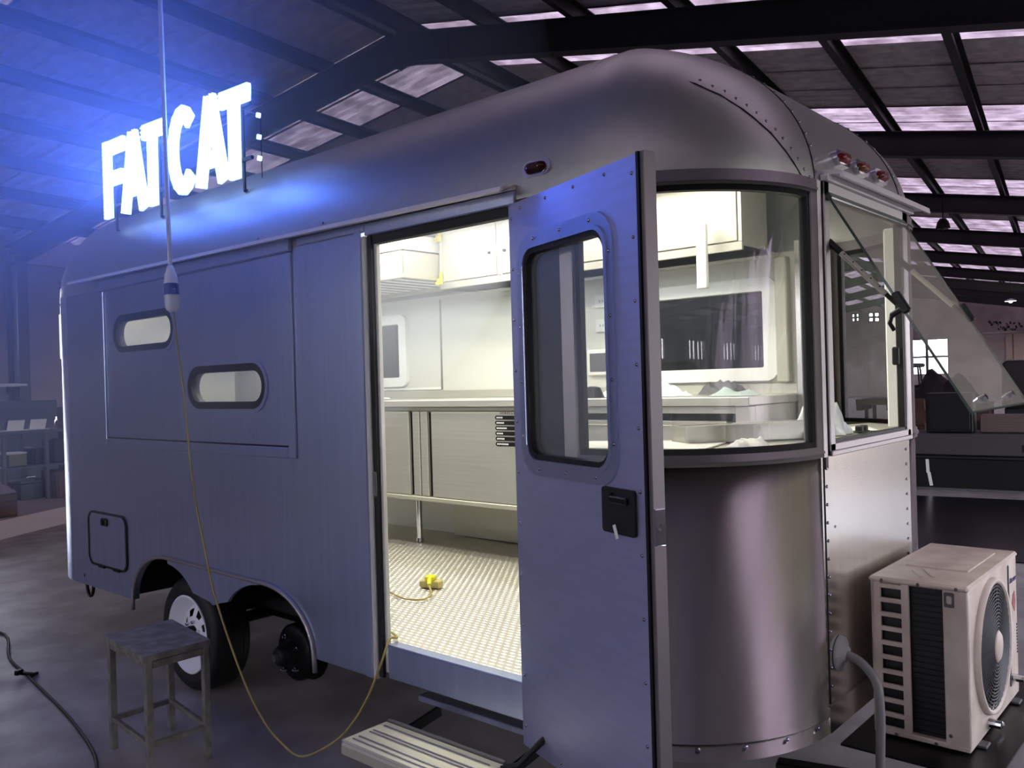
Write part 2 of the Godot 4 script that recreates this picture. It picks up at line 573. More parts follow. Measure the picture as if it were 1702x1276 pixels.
var window_count := 0
func wall_run(called: String, along_z: bool, at: float, a: float, b: float, holes: Array, top: float) -> void:
	# a wall 0.24 m thick, in pieces round its openings; an opening [from, to, sill, head, panes]
	var o := struct(called)
	var th := 0.24
	var s := signf(at - (WL + WR) / 2) if along_z else signf(at - 5.0)
	var m := MB.new()
	var put := func(mm: MB, u0: float, u1: float, y0: float, y1: float, dep: float, sh: float) -> void:
		if u1 - u0 < 0.001 or y1 - y0 < 0.001:
			return
		if along_z:
			mm.box(V(at + s * (th / 2 + sh), (y0 + y1) / 2, -(u0 + u1) / 2), V(dep, y1 - y0, u1 - u0))
		else:
			mm.box(V((u0 + u1) / 2, (y0 + y1) / 2, -(at + s * (th / 2 + sh))), V(u1 - u0, y1 - y0, dep))
	holes.sort_custom(func(p, q): return p[0] < q[0])
	var edges := [a]
	for h in holes:
		if not edges.has(h[0]): edges.append(h[0])
		if not edges.has(h[1]): edges.append(h[1])
	edges.append(b)
	edges.sort()
	for i in edges.size() - 1:
		var mid: float = (edges[i] + edges[i + 1]) / 2
		var y := G - 0.1
		for h in holes:
			if mid > h[0] and mid < h[1]:
				put.call(m, edges[i], edges[i + 1], y, h[2], th, 0.0)
				y = h[3]
		put.call(m, edges[i], edges[i + 1], y, top, th, 0.0)
	obj("wall_face", m, M.wall, o)
	for h in holes:
		if h[4] == 0:
			continue
		window_count += 1
		var wn := struct("window_%d" % window_count)
		var f := MB.new()
		var t := 0.06
		put.call(f, h[0], h[1], h[2], h[2] + t, 0.12, 0.0)
		put.call(f, h[0], h[1], h[3] - t, h[3], 0.12, 0.0)
		put.call(f, h[0], h[0] + t, h[2], h[3], 0.12, 0.0)
		put.call(f, h[1] - t, h[1], h[2], h[3], 0.12, 0.0)
		if not along_z:
			put.call(f, h[0], h[1], (h[2] + h[3]) / 2 - 0.07, (h[2] + h[3]) / 2 + 0.07, 0.08, 0.0)
		obj("window_frame", f, M.grey, wn)
		var w: float = (h[1] - h[0]) / h[4]
		for k in h[4]:
			var g := MB.new()
			put.call(g, h[0] + w * k + 0.02, h[0] + w * (k + 1) - 0.02, h[2] + 0.03, h[3] - 0.03, 0.006, 0.0)
			obj("pane", g, M.glass, wn)
			if k > 0:
				var mu := MB.new()
				var hw := 0.16 if along_z and k == 2 else (0.10 if along_z else 0.09)
				put.call(mu, h[0] + w * k - hw, h[0] + w * k + hw, h[2], h[3], 0.10, 0.0)
				obj("mullion", mu, M.grey, wn)

# ---------------------------------------------------------------- the trailer
const TP := Vector3(-4.1, -0.07, -3.54)         # the trailer's own base point
var trailer: Node3D

func tpart(called: String, mb: MB, m: Material, kind := "", parent: Node3D = null) -> MeshInstance3D:
	return obj(called, mb, m, parent if parent else trailer, -TP if parent == null else Vector3.ZERO, kind)

func corner_pt(sx: int, sz: int, ang: float, y: float, r := RC) -> Vector3:
	# ang 0 at the end face, PI/2 at the side
	return V((CXF if sx > 0 else CXR) + sx * r * cos(ang), y, (CZN if sz > 0 else CZF) + sz * r * sin(ang))

func corner_band(mb: MB, sx: int, sz: int, a0: float, a1: float, y0: float, y1: float, r := RC, th := 0.03) -> MB:
	var f := func(u: float, v: float) -> Vector3: return corner_pt(sx, sz, lerpf(a0, a1, u), lerpf(y0, y1, v), r)
	var g := func(u: float, v: float) -> Vector3: return corner_pt(sx, sz, lerpf(a0, a1, u), lerpf(y0, y1, v), r - th)
	var k := maxi(2, int(ceil(absf(a1 - a0) / 0.07)))
	mb.grid(f, k, 1)
	mb.grid(g, k, 1)
	for e in [0.0, 1.0]:
		mb.grid(func(u: float, v: float) -> Vector3: return f.call(u, e).lerp(g.call(u, e), v), k, 1)
		mb.quad(f.call(e, 0.0), f.call(e, 1.0), g.call(e, 1.0), g.call(e, 0.0))
	return mb

func roof_pt(a: float, base: Vector3, inward: Vector3, most := RC) -> Vector3:
	return base + inward * minf(most * (1.0 - cos(a)), RC) + V(0, RH * sin(a), 0)

func slab(mb: MB, x0: float, x1: float, y0: float, y1: float, z0: float, z1: float, bev := 0.0) -> MB:
	return mb.box(V((x0 + x1) / 2, (y0 + y1) / 2, (z0 + z1) / 2), V(absf(x1 - x0), absf(y1 - y0), absf(z1 - z0)), bev)

func arc_pts(c: Vector2, rx: float, ry: float, a0: float, a1: float, k: int) -> Array:
	var o := []
	for i in k + 1:
		var t := deg_to_rad(lerpf(a0, a1, float(i) / k))
		o.append(c + Vector2(rx * cos(t), ry * sin(t)))
	return o

func build_trailer() -> void:
	trailer = thing("food_trailer", "long silver riveted food trailer with rounded ends, lit kitchen inside and open door", "trailer", TP)
	var m: MB
	# ---- side with the door
	m = MB.new()
	var zt := 0.035
	slab(m, CXR, -5.70, YB, YS, ZN - zt, ZN)
	slab(m, -5.70, -3.56, 2.35, YS, ZN - zt, ZN)
	slab(m, -3.56, -3.02, 1.36, YS, ZN - zt, ZN)
	slab(m, -3.02, -2.10, 2.385, YS + 0.02, ZN - zt, ZN)
	slab(m, -1.895, CXF, YB, 1.385, ZN - zt, ZN)
	var out := PackedVector2Array([Vector2(-5.70, 1.36), Vector2(-5.70, YB), Vector2(-5.372, YB)])
	var arch := arc_pts(Vector2(-4.93, YB), 0.44, 0.315, 180, 90, 12) + arc_pts(Vector2(-3.88, YB), 0.42, 0.305, 90, 0, 12)
	out.append_array(PackedVector2Array(arch))
	out.append_array(PackedVector2Array([Vector2(-3.02, YB), Vector2(-3.02, 1.36)]))
	m.prism(out, face_z(ZN), zt)
	tpart("side_panel", m, M.alu_side)
	tpart("shaded_side_strip", slab(MB.new(), -2.10, -1.895, YB, YS, ZN - zt, ZN), M.side_shade)  # strip of the side panel, coloured dark for shade behind the open door
	# filler between the two wheel arches
	m = MB.new()
	var fil := PackedVector2Array([Vector2(-4.93, 0.70)])
	fil.append_array(PackedVector2Array(arc_pts(Vector2(-4.96, 0.36), 0.40, 0.31, 85, 35, 8)))
	fil.append_array(PackedVector2Array([Vector2(-4.45, 0.515), Vector2(-4.41, 0.500), Vector2(-4.37, 0.515)]))
	fil.append_array(PackedVector2Array(arc_pts(Vector2(-3.92, 0.36), 0.41, 0.315, 145, 95, 8)))
	fil.append(Vector2(-3.88, 0.695))
	tpart("arch_filler", m.prism(fil, face_z(ZN - 0.004), 0.02), M.alu_side)
	m = MB.new()
	var tp := [V(-5.372, 0.33, ZN + 0.006)]
	for p in arch:
		tp.append(V(p.x, p.y, ZN + 0.006))
	tp.append(V(-3.455, 0.325, ZN + 0.006))
	tpart("arch_trim", m.tube(tp, 0.012, 8), M.alu_trim)
	m = MB.new()
	slab(m, -5.45, -3.40, 0.40, 0.735, -2.80, -2.79)
	slab(m, -5.45, -3.40, 0.735, 0.745, -2.80, ZN - 0.04)
	slab(m, -5.46, -5.45, 0.40, 0.745, -2.80, ZN - 0.04)
	slab(m, -3.40, -3.39, 0.40, 0.745, -2.80, ZN - 0.04)
	tpart("wheel_well", m, M.black)
	# ---- far side with two windows, rear and front faces
	m = MB.new()
	for q in [[CXR, -6.165, YB, YS], [-6.165, -5.26, YB, 1.75], [-6.165, -5.26, 2.18, YS], [-5.26, -3.05, YB, YS], [-3.05, -2.145, YB, 1.73], [-3.05, -2.145, 2.165, YS], [-2.145, CXF, YB, YS]]:
		slab(m, q[0], q[1], q[2], q[3], ZF, ZF + 0.06)
	tpart("far_wall", m, M.lining)
	for q in [[-6.165, -5.26, 1.75, 2.18], [-3.05, -2.145, 1.73, 2.165]]:
		var c := Vector2((q[0] + q[1]) / 2, (q[2] + q[3]) / 2)
		var w: float = q[1] - q[0]
		var h: float = q[3] - q[2]
		var fr := tpart("window_frame", MB.new().ring(rr(w + 0.17, h + 0.15, 0.07, c), rr(w, h, 0.012, c), face_z(ZF + 0.095), 0.036), M.white)
		tpart("pane", MB.new().box(V(c.x, c.y, ZF + 0.03), V(w, h, 0.006)), M.tinted, "", fr)
	m = MB.new()
	slab(m, XR, XR + 0.04, YB, YS, CZF, CZN)
	tpart("rear_panel", m, M.alu)
	m = MB.new()
	slab(m, XF - zt, XF, YB, 1.385, CZF, CZN)
	slab(m, XF - zt, XF, 1.385, 2.385, -3.10, CZN)
	slab(m, XF - zt, XF, 2.385, YS + 0.03, CZF, CZN)
	tpart("front_panel", m, M.alu)
	# ---- corners
	var d := deg_to_rad(1.0)
	tpart("corner_panel", corner_band(MB.new(), 1, 1, 0, PI / 2, YB + 0.09, 1.385), M.alu)
	tpart("corner_panel", corner_band(MB.new(), 1, -1, 0, PI / 2, YB, 1.385), M.alu)
	m = MB.new()
	corner_band(m, -1, 1, 0, PI / 2, YB, 1.95)
	corner_band(m, -1, 1, 0, PI / 2, 2.30, YS)
	corner_band(m, -1, 1, 62 * d, PI / 2, 1.95, 2.30)
	tpart("corner_panel", m, M.alu_side)
	tpart("corner_panel", corner_band(MB.new(), -1, -1, 0, PI / 2, YB, YS), M.alu)
	m = MB.new()
	corner_band(m, 1, 1, 0, PI / 2, YB + 0.005, YB + 0.035, RC + 0.008)
	corner_band(m, 1, 1, 0, PI / 2, YB + 0.035, YB + 0.065, RC + 0.004)
	corner_band(m, 1, 1, 0, PI / 2, YB + 0.065, YB + 0.095, RC + 0.008)
	slab(m, XF - 0.02, XF + 0.008, YB, YB + 0.095, CZF, CZN)
	tpart("bottom_rail", m, M.alu)
	# curved windows
	for sz in [1, -1]:
		var a0: float = (6.0 if sz > 0 else 9.0) * d
		var a1 := (88.5 if sz > 0 else 79.0) * d
		var a2 := 90.0 * d
		m = MB.new()
		corner_band(m, 1, sz, a0 - 6 * d, a2, 1.385, 1.425, RC + 0.010, 0.05)
		corner_band(m, 1, sz, a0 - 6 * d, a2, 2.335, 2.385, RC + 0.010, 0.05)
		corner_band(m, 1, sz, a0 - 6 * d, a0 - 1.5 * d, 1.425, 2.335, RC + 0.010, 0.05)
		corner_band(m, 1, sz, minf(a1 + 1 * d, 89.2 * d), a2, 1.425, 2.335, RC + 0.010, 0.05)
		corner_band(m, 1, sz, a0 - 6 * d, a2, 2.345, 2.355, RC + 0.016, 0.05)
		corner_band(m, 1, sz, a0 - 6 * d, a2, 1.40, 1.41, RC + 0.016, 0.05)
		if sz > 0:
			slab(m, XF - 0.03, XF + 0.012, 1.385, 2.385, -3.073, CZN)
			slab(m, -1.895, CXF, 1.385, 2.385, ZN - 0.04, ZN + 0.010)
		var wf := tpart("curved_window_frame", m, M.alu_trim)
		m = MB.new()
		corner_band(m, 1, sz, a0 - 1.5 * d, a1 + 1 * d, 1.425, 1.445, RC + 0.004, 0.03)
		corner_band(m, 1, sz, a0 - 1.5 * d, a1 + 1 * d, 2.315, 2.335, RC + 0.004, 0.03)
		corner_band(m, 1, sz, a0 - 1.5 * d, a0 + 0.2 * d, 1.445, 2.315, RC + 0.004, 0.03)
		corner_band(m, 1, sz, a1 - 1 * d, a1 + 1 * d, 1.445, 2.315, RC + 0.004, 0.03)
		tpart("gasket", m, M.rubber, "", wf)
		tpart("curved_pane", corner_band(MB.new(), 1, sz, a0 - 0.5 * d, a1, 1.435, 2.325, RC - 0.012, 0.005), M.glass, "", wf)
	m = MB.new()
	corner_band(m, -1, 1, 2 * d, 62 * d, 1.95, 2.30, RC - 0.012, 0.005)
	tpart("rear_window_pane", m, M.glass)
	tpart("rear_window_glow", corner_band(MB.new(), -1, 1, 54 * d, 64 * d, 1.95, 2.27, RC + 0.012, 0.014), M.window_glow)  # glowing strip put in for the kitchen light behind the rear glass
	# ---- roof
	m = MB.new()
	m.grid(func(u: float, v: float) -> Vector3: return roof_pt(v * PI / 2, V(lerpf(CXR, CXF, u), YS, ZN), V(0, 0, -1)), 1, 18)
	m.grid(func(u: float, v: float) -> Vector3: return roof_pt(v * PI / 2, V(lerpf(CXR, CXF, u), YS, ZF), V(0, 0, 1)), 1, 18)
	m.grid(func(u: float, v: float) -> Vector3: return V(lerpf(CXR, CXF, u), YS + RH, lerpf(CZN, CZF, v)), 1, 1)
	tpart("roof_panel", m, M.alu_roof)
	for sx in [1, -1]:
		m = MB.new()
		var ex := XF if sx > 0 else XR
		m.grid(func(u: float, v: float) -> Vector3: return roof_pt(v * PI / 2, V(ex, YS, lerpf(CZN, CZF, u)), V(-sx, 0, 0), RE), 1, 24)
		tpart("end_cap_panel", m, M.alu_roof)
		for sz in [1, -1]:
			m = MB.new()
			m.grid(func(u: float, v: float) -> Vector3: return dome_pt(sx, sz, u * PI / 2, v * PI / 2), 18, 24)
			tpart("dome_panel", m, M.alu_roof)
	# ---- seams and rivets
	var sa := [V(-1.54, 2.737, -2.66), V(-1.481, 2.708, -2.676), V(-1.444, 2.683, -2.694), V(-1.41, 2.662, -2.717), V(-1.379, 2.634, -2.737), V(-1.35, 2.609, -2.759), V(-1.325, 2.582, -2.781), V(-1.302, 2.553, -2.804), V(-1.281, 2.525, -2.831), V(-1.265, 2.495, -2.853), V(-1.249, 2.462, -2.881), V(-1.237, 2.429, -2.91), V(-1.229, 2.396, -2.94), V(-1.222, 2.372, -2.97)]
	var seams := MB.new()
	var rivs := MB.new()
	seams.tube(sa, 0.0028, 6)
	var ctr := V(CXF, YS, CZN)
	for i in range(1, sa.size()):
		var nn: Vector3 = (sa[i] - ctr).normalized()
		rivs.rivet(sa[i] + V(0.012, 0.012, -0.012), nn, 0.0065)
	for z in [CZN - 0.01, -4.02]:
		var pts := []
		for i in 21:
			var q := roof_pt(i * PI / 40, V(XF + 0.001, YS, z), V(-1, 0, 0), RE)
			pts.append(q)
			if i > 0 and i < 18:
				rivs.rivet(q + V(0.002, 0.0, -0.018), (q - V(CXF, YS, z)).normalized(), 0.0065)
		seams.tube(pts, 0.0028, 6)
	var ps := []
	for i in 17:
		ps.append(roof_pt(i * PI / 32, V(-1.90, YS, ZN - 0.004), V(0, 0, -1)))
	seams.tube(ps, 0.003, 6)
	seams.tube([V(XF + 0.001, YB + 0.1, -3.062), V(XF + 0.001, 1.385, -3.062)], 0.0028, 6)
	var y := YB + 0.16
	while y < 1.36:
		rivs.rivet(V(XF + 0.001, y, -3.084), V(1, 0, 0), 0.0068)
		rivs.rivet(V(XF + 0.001, y, -3.99), V(1, 0, 0), 0.0068)
		y += 0.066
	rivs.rivet(V(XF, 1.12, -3.155), V(1, 0, 0), 0.006)
	for k in 9:
		var a := PI / 2 - 0.05 - k * 0.07
		rivs.rivet(corner_pt(-1, 1, a, 2.33, RC), V(-cos(a), 0, sin(a)), 0.006)
	for k in 6:
		var a := 0.15 + k * 0.26
		rivs.rivet(corner_pt(1, 1, a, YB + 0.05, RC + 0.008), V(cos(a), 0, sin(a)), 0.009)
	for k in 5:
		rivs.rivet(V(-3.3 - k * 0.55, 2.455, ZN - 0.003), V(0, 0.1, 1), 0.007)
	tpart("seam", seams, M.seam)
	tpart("rivets", rivs, M.rivet, "stuff")
	# ---- floor, chassis, inside shell
	m = MB.new()
	var notch := PackedVector2Array([Vector2(-5.47, 2.0), Vector2(-3.38, 2.0), Vector2(-3.38, 2.81), Vector2(-5.47, 2.81)])
	for pg in Geometry2D.clip_polygons(rr(5.60, 2.16, 0.60, Vector2(-4.06, 3.54), 12), notch):
		m.prism(pg, flat_y(0.545), 0.125)
	tpart("floor_pan", m, M.tread)
	m = MB.new()
	var row := 0
	var fz := -2.47
	while fz > -4.56:
		var fx := -5.30 + (0.022 if row % 2 else 0.0)
		while fx < -1.9:
			if not (fx < -3.36 and fz > -2.84):
				var p := [V(fx - 0.019, 0.5455, fz), V(fx, 0.5455, fz + 0.009), V(fx + 0.019, 0.5455, fz), V(fx, 0.5455, fz - 0.009)]
				var t := V(fx, 0.5490, fz)
				for i in 4:
					m.tri(p[i], p[(i + 1) % 4], t)
			fx += 0.044
		fz -= 0.030
		row += 1
	tpart("tread_pattern", m, M.tread, "stuff")
	for z in [-3.0, -4.1]:
		tpart("chassis_beam", slab(MB.new(), -6.6, -1.6, 0.28, 0.415, z - 0.03, z + 0.03), M.black_metal)
	for x in [-6.2, -4.9, -3.9, -2.9]:
		tpart("cross_member", slab(MB.new(), x - 0.03, x + 0.03, 0.30, 0.418, -4.5, -2.85), M.black_metal)
	# tongue under the air conditioner
	for s in [-1, 1]:
		tpart("tongue_beam", MB.new().box(V(-0.75, 0.25, -3.54 + s * 0.42), V(1.3, 0.08, 0.06), 0.006, Basis(Vector3.UP, s * 0.28)), M.black_metal)
	tpart("tongue_plate", slab(MB.new(), -1.24, -0.72, 0.288, 0.296, -4.30, -3.20), M.black_metal)
	m = MB.new()
	m.prism(rr(5.10, 1.80, 0.45, Vector2(-4.06, 3.54), 10), flat_y(2.80), 0.015)
	tpart("inner_ceiling", m, M.white)
	for z in [-3.15, -3.75]:
		var lf := tpart("ceiling_lamp", MB.new().box(V(-3.95, 2.769, z), V(4.5, 0.03, 0.18), 0.004), M.white)
		tpart("lamp_tube", MB.new().box(V(-3.95, 2.749, z), V(4.4, 0.012, 0.14), 0.003), M.lamp, "", lf)
	# white posts inside, right of the kitchen
	m = MB.new()
	slab(m, -2.06, -1.99, 1.645, 2.34, -4.598, -4.54, 0.006)
	tpart("inner_post", m, M.steel_dull)
	tpart("inner_pillar", slab(MB.new(), -1.950, -1.76, 1.30, 2.42, -4.585, -4.565), M.alu)
	m = MB.new()
	slab(m, XF - 0.10, XF - 0.036, 1.43, 2.34, -4.16, -4.07, 0.008)
	tpart("inner_post", m, M.white)
	# ---- drip rail over hatch and door
	var rail := MB.new()
	var sec := [Vector2(-0.004, 0.026), Vector2(0.045, 0.018), Vector2(0.088, 0.006), Vector2(0.092, -0.012), Vector2(0.080, -0.014), Vector2(0.076, -0.006), Vector2(0.0, 0.006)]
	for i in sec.size():
		var a: Vector2 = sec[i]
		var b2: Vector2 = sec[(i + 1) % sec.size()]
		rail.quad(V(-6.02, 2.435 + a.y, ZN + a.x), V(-2.10, 2.400 + a.y, ZN + a.x), V(-2.10, 2.400 + b2.y, ZN + b2.x), V(-6.02, 2.435 + b2.y, ZN + b2.x))
	for ex in [[-6.02, 2.435], [-2.10, 2.400]]:
		for i in range(1, sec.size() - 1):
			rail.tri(V(ex[0], ex[1] + sec[0].y, ZN + sec[0].x), V(ex[0], ex[1] + sec[i].y, ZN + sec[i].x), V(ex[0], ex[1] + sec[i + 1].y, ZN + sec[i + 1].x))
	tpart("drip_rail", rail, M.gutter)
	m = MB.new()
	slab(m, -5.72, -3.55, 2.352, 2.418, ZN, ZN + 0.028, 0.005)
	slab(m, -3.50, -2.99, 2.372, 2.41, ZN, ZN + 0.010, 0.003)
	tpart("header_rail", m, M.alu_side)
	# ---- serving hatch with two long oval windows
	m = MB.new()
	slab(m, -5.72, -5.67, 1.345, 2.352, ZN - 0.03, ZN + 0.012, 0.004)
	slab(m, -3.615, -3.555, 1.345, 2.352, ZN - 0.03, ZN + 0.012, 0.004)
	slab(m, -5.67, -3.615, 1.345, 1.398, ZN - 0.03, ZN + 0.014, 0.004)
	tpart("hatch_frame", m, M.alu_side)
	m = MB.new()
	slab(m, -5.67, -3.615, 1.398, 1.407, ZN - 0.02, ZN + 0.004)
	slab(m, -3.621, -3.615, 1.40, 2.35, ZN - 0.02, ZN + 0.004)
	tpart("hatch_gap", m, M.seam)
	var hatch := holder("serving_hatch", trailer, V(0, 0, 0) - TP)
	var oc := [Vector2(-5.14, 2.062), Vector2(-4.203, 1.707)]
	m = MB.new()
	# the board, cut into two halves round the windows
	for i in 2:
		var x0 := -5.66 if i == 0 else -4.67
		var x1 := -4.67 if i == 0 else -3.62
		var c: Vector2 = oc[i]
		slab(m, x0, x1, 1.405, c.y - 0.15, ZN - 0.03, ZN + 0.002)
		slab(m, x0, x1, c.y + 0.15, 2.352, ZN - 0.03, ZN + 0.002)
		slab(m, x0, c.x - 0.42, c.y - 0.15, c.y + 0.15, ZN - 0.03, ZN + 0.002)
		slab(m, c.x + 0.42, x1, c.y - 0.15, c.y + 0.15, ZN - 0.03, ZN + 0.002)
		m.ring(rr(0.84, 0.30, 0.0001, c, 10), rr(0.79, 0.235, 0.1175, c, 10), face_z(ZN + 0.002), 0.03)
	obj("hatch_board", m, M.alu_side, hatch)
	for c in oc:
		var fr := MB.new().ring(rr(0.835, 0.275, 0.1375, c, 12), rr(0.79, 0.238, 0.119, c, 12), face_z(ZN + 0.010), 0.03)
		var f2 := holder("oval_window", hatch)
		obj("outer_frame", fr, M.alu_side, f2)
		obj("gasket", MB.new().ring(rr(0.80, 0.245, 0.1225, c, 12), rr(0.715, 0.160, 0.080, c, 12), face_z(ZN + 0.006), 0.05), M.rubber, f2)
		obj("pane", MB.new().prism(rr(0.76, 0.20, 0.10, c, 12), face_z(ZN - 0.012), 0.005), M.glass, f2)
	# ---- small locker hatch low on the side
	var lh := holder("locker_hatch", trailer, -TP)
	var lc := Vector2(-5.722, 0.727)
	obj("hatch_lid", MB.new().prism(rr(0.545, 0.335, 0.06, lc), face_z(ZN + 0.006), 0.006), M.alu_side, lh)
	obj("gasket", MB.new().ring(rr(0.575, 0.362, 0.07, lc), rr(0.545, 0.335, 0.06, lc), face_z(ZN + 0.010), 0.010), M.rubber, lh)
	m = MB.new()
	m.box(V(-5.745, 0.845, ZN + 0.012), V(0.085, 0.05, 0.02), 0.008).cyl(V(-5.745, 0.845, ZN + 0.02), V(-5.745, 0.845, ZN + 0.03), 0.016)
	obj("lock", m, M.black, lh)
	m = MB.new()
	for x in [-5.80, -5.58]:
		obj("hinge", MB.new().box(V(x, 0.548, ZN + 0.01), V(0.09, 0.016, 0.016), 0.003), M.black_metal, lh)
	# ---- door opening
	m = MB.new()
	slab(m, -3.06, -3.012, YB, 2.40, ZN - 0.03, ZN + 0.012, 0.004)
	slab(m, -2.985, -2.10, 2.352, 2.405, ZN - 0.03, ZN + 0.012, 0.004)
	tpart("door_frame", m, M.alu_side)
	tpart("frame_bead", slab(MB.new(), -3.012, -2.985, YB, 2.352, ZN - 0.03, ZN + 0.010, 0.006), M.lining)
	m = MB.new()
	slab(m, -2.985, -2.958, YB + 0.01, 2.352, ZN - 0.02, ZN - 0.004)
	slab(m, -2.985, -2.12, 2.315, 2.352, ZN - 0.05, ZN - 0.012)
	tpart("door_seal", m, M.rubber)
	m = MB.new()
	slab(m, -2.985, -2.945, 0.42, 2.33, ZN - 0.045, ZN - 0.022, 0.003)
	slab(m, -2.13, -2.10, 0.42, 2.33, ZN - 0.06, ZN - 0.036, 0.003)
	tpart("door_jamb", m, M.white)
	m = MB.new()
	slab(m, -2.925, -2.13, 0.405, 0.548, ZN - 0.04, ZN - 0.005, 0.004)
	slab(m, -2.925, -2.13, 0.545, 0.555, ZN - 0.06, ZN, 0.003)
	tpart("door_sill", m, M.alu_side)
	m = MB.new()
	slab(m, -2.985, -2.962, 1.20, 1.31, ZN - 0.008, ZN + 0.004, 0.003)
	tpart("strike_plate", m, M.chrome)
	m = MB.new()
	slab(m, -2.82, -2.10, 0.308, 0.334, -2.56, -2.50, 0.003)
	tpart("step_bracket", m, M.alu_side)
	build_door()
	# ---- folding step
	var stp := holder("step", trailer, V(-2.47, 0.27, -2.19) - TP, 0.0)
	m = MB.new()
	m.box(V(0, 0, 0), V(0.66, 0.03, 0.235), 0.006)
	m.box(V(0, -0.018, 0.115), V(0.66, 0.05, 0.022), 0.008)
	m.box(V(-0.325, -0.008, 0), V(0.018, 0.045, 0.235), 0.004).box(V(0.325, -0.008, 0), V(0.018, 0.045, 0.235), 0.004)
	obj("tread_plate", m, M.steel_dull, stp)
	for z in [-0.075, -0.02, 0.0, 0.055, 0.085]:
		obj("ridge", MB.new().box(V(0, 0.0165, z), V(0.60, 0.006, 0.009), 0.002), M.alu, stp)
	obj("dark_strip", MB.new().box(V(0, 0.012, -0.125), V(0.66, 0.02, 0.02), 0.003), M.grey, stp)
	for x in [-0.29, 0.30]:
		obj("arm", MB.new().box(V(x, -0.04, -0.22), V(0.012, 0.05, 0.34), 0.003, Basis(Vector3.RIGHT, 0.16)), M.black_metal, stp)
	for x in [-0.10, -0.05]:
		obj("leg", MB.new().box(V(x, -0.17, -0.02), V(0.022, 0.32, 0.022), 0.003), M.steel_dull, stp)
	m = MB.new()
	m.tube([V(0.32, 0.0, -0.1), V(0.40, 0.03, -0.12), V(0.47, 0.12, -0.18), V(0.50, 0.16, -0.25)], 0.012, 8)
	obj("hose", m, M.black, stp)
	# ---- marker lamps
	marker(V(-2.00, 2.468, -2.432), V(0.0, 0.15, 1.0).normalized(), Vector3.RIGHT, M.dark_amber)
	marker(V(XF - 0.012, 2.511, -3.335), V(1.0, 0.2, 0.0).normalized(), V(0, 0, -1), M.red)
	marker(V(XF - 0.012, 2.509, -3.542), V(1.0, 0.2, 0.0).normalized(), V(0, 0, -1), M.amber)
	marker(V(XF - 0.012, 2.511, -3.768), V(1.0, 0.2, 0.0).normalized(), V(0, 0, -1), M.red)
	build_front_window()
	build_wheels()
	# tow eye at the rear corner
	m = MB.new()
	var te := []
	for i in 9:
		var t := PI + PI * i / 8
		te.append(V(-6.22 + 0.055 * cos(t), 0.36 + 0.085 * sin(t), -2.50))
	m.tube(te, 0.012, 6)
	tpart("tow_loop", m, M.black_metal)
	tpart("side_lamp", MB.new().lathe([[0.0, 0.012], [0.02, 0.010], [0.028, 0.0]], V(-6.12, 0.45, ZN - 0.012), V(-0.2, 0, 1), 14), M.dark_amber)
	tpart("rear_lamp", MB.new().lathe([[0.0, 0.02], [0.02, 0.016], [0.03, 0.0]], corner_pt(-1, 1, 1.25, 2.47, RC - 0.01), V(-0.3, 0, 1), 14), M.dark_amber)

func dome_pt(sx: int, sz: int, ang: float, v: float) -> Vector3:
	var rx := maxf(RC - RE * (1.0 - cos(v)), 0.0)
	return V((CXF if sx > 0 else CXR) + sx * rx * cos(ang), YS + RH * sin(v), (CZN if sz > 0 else CZF) + sz * RC * cos(v) * sin(ang))

func marker(p: Vector3, nrm: Vector3, along: Vector3, lens: Material) -> void:
	var h := holder("marker_lamp", trailer, p - TP)
	var b := Basis(along, nrm.cross(along).normalized(), nrm)
	obj("bezel", MB.new().ring(rr(0.135, 0.062, 0.031), rr(0.095, 0.036, 0.018), Transform3D(b, nrm * 0.014), 0.03), M.chrome, h)
	var m := MB.new()
	m.smooth(true)
	var o := [rr(0.10, 0.042, 0.021), rr(0.085, 0.034, 0.017), rr(0.05, 0.018, 0.009)]
	var hz := [0.012, 0.028, 0.036]
	for k in 2:
		for i in o[0].size():
			var j: int = (i + 1) % o[0].size()
			m.quad(b * V(o[k][i].x, o[k][i].y, hz[k]), b * V(o[k][j].x, o[k][j].y, hz[k]), b * V(o[k + 1][j].x, o[k + 1][j].y, hz[k + 1]), b * V(o[k + 1][i].x, o[k + 1][i].y, hz[k + 1]))
	m.smooth(false)
	m.prism(o[2], Transform3D(b, nrm * 0.036), 0.0)
	obj("lens", m, lens, h)

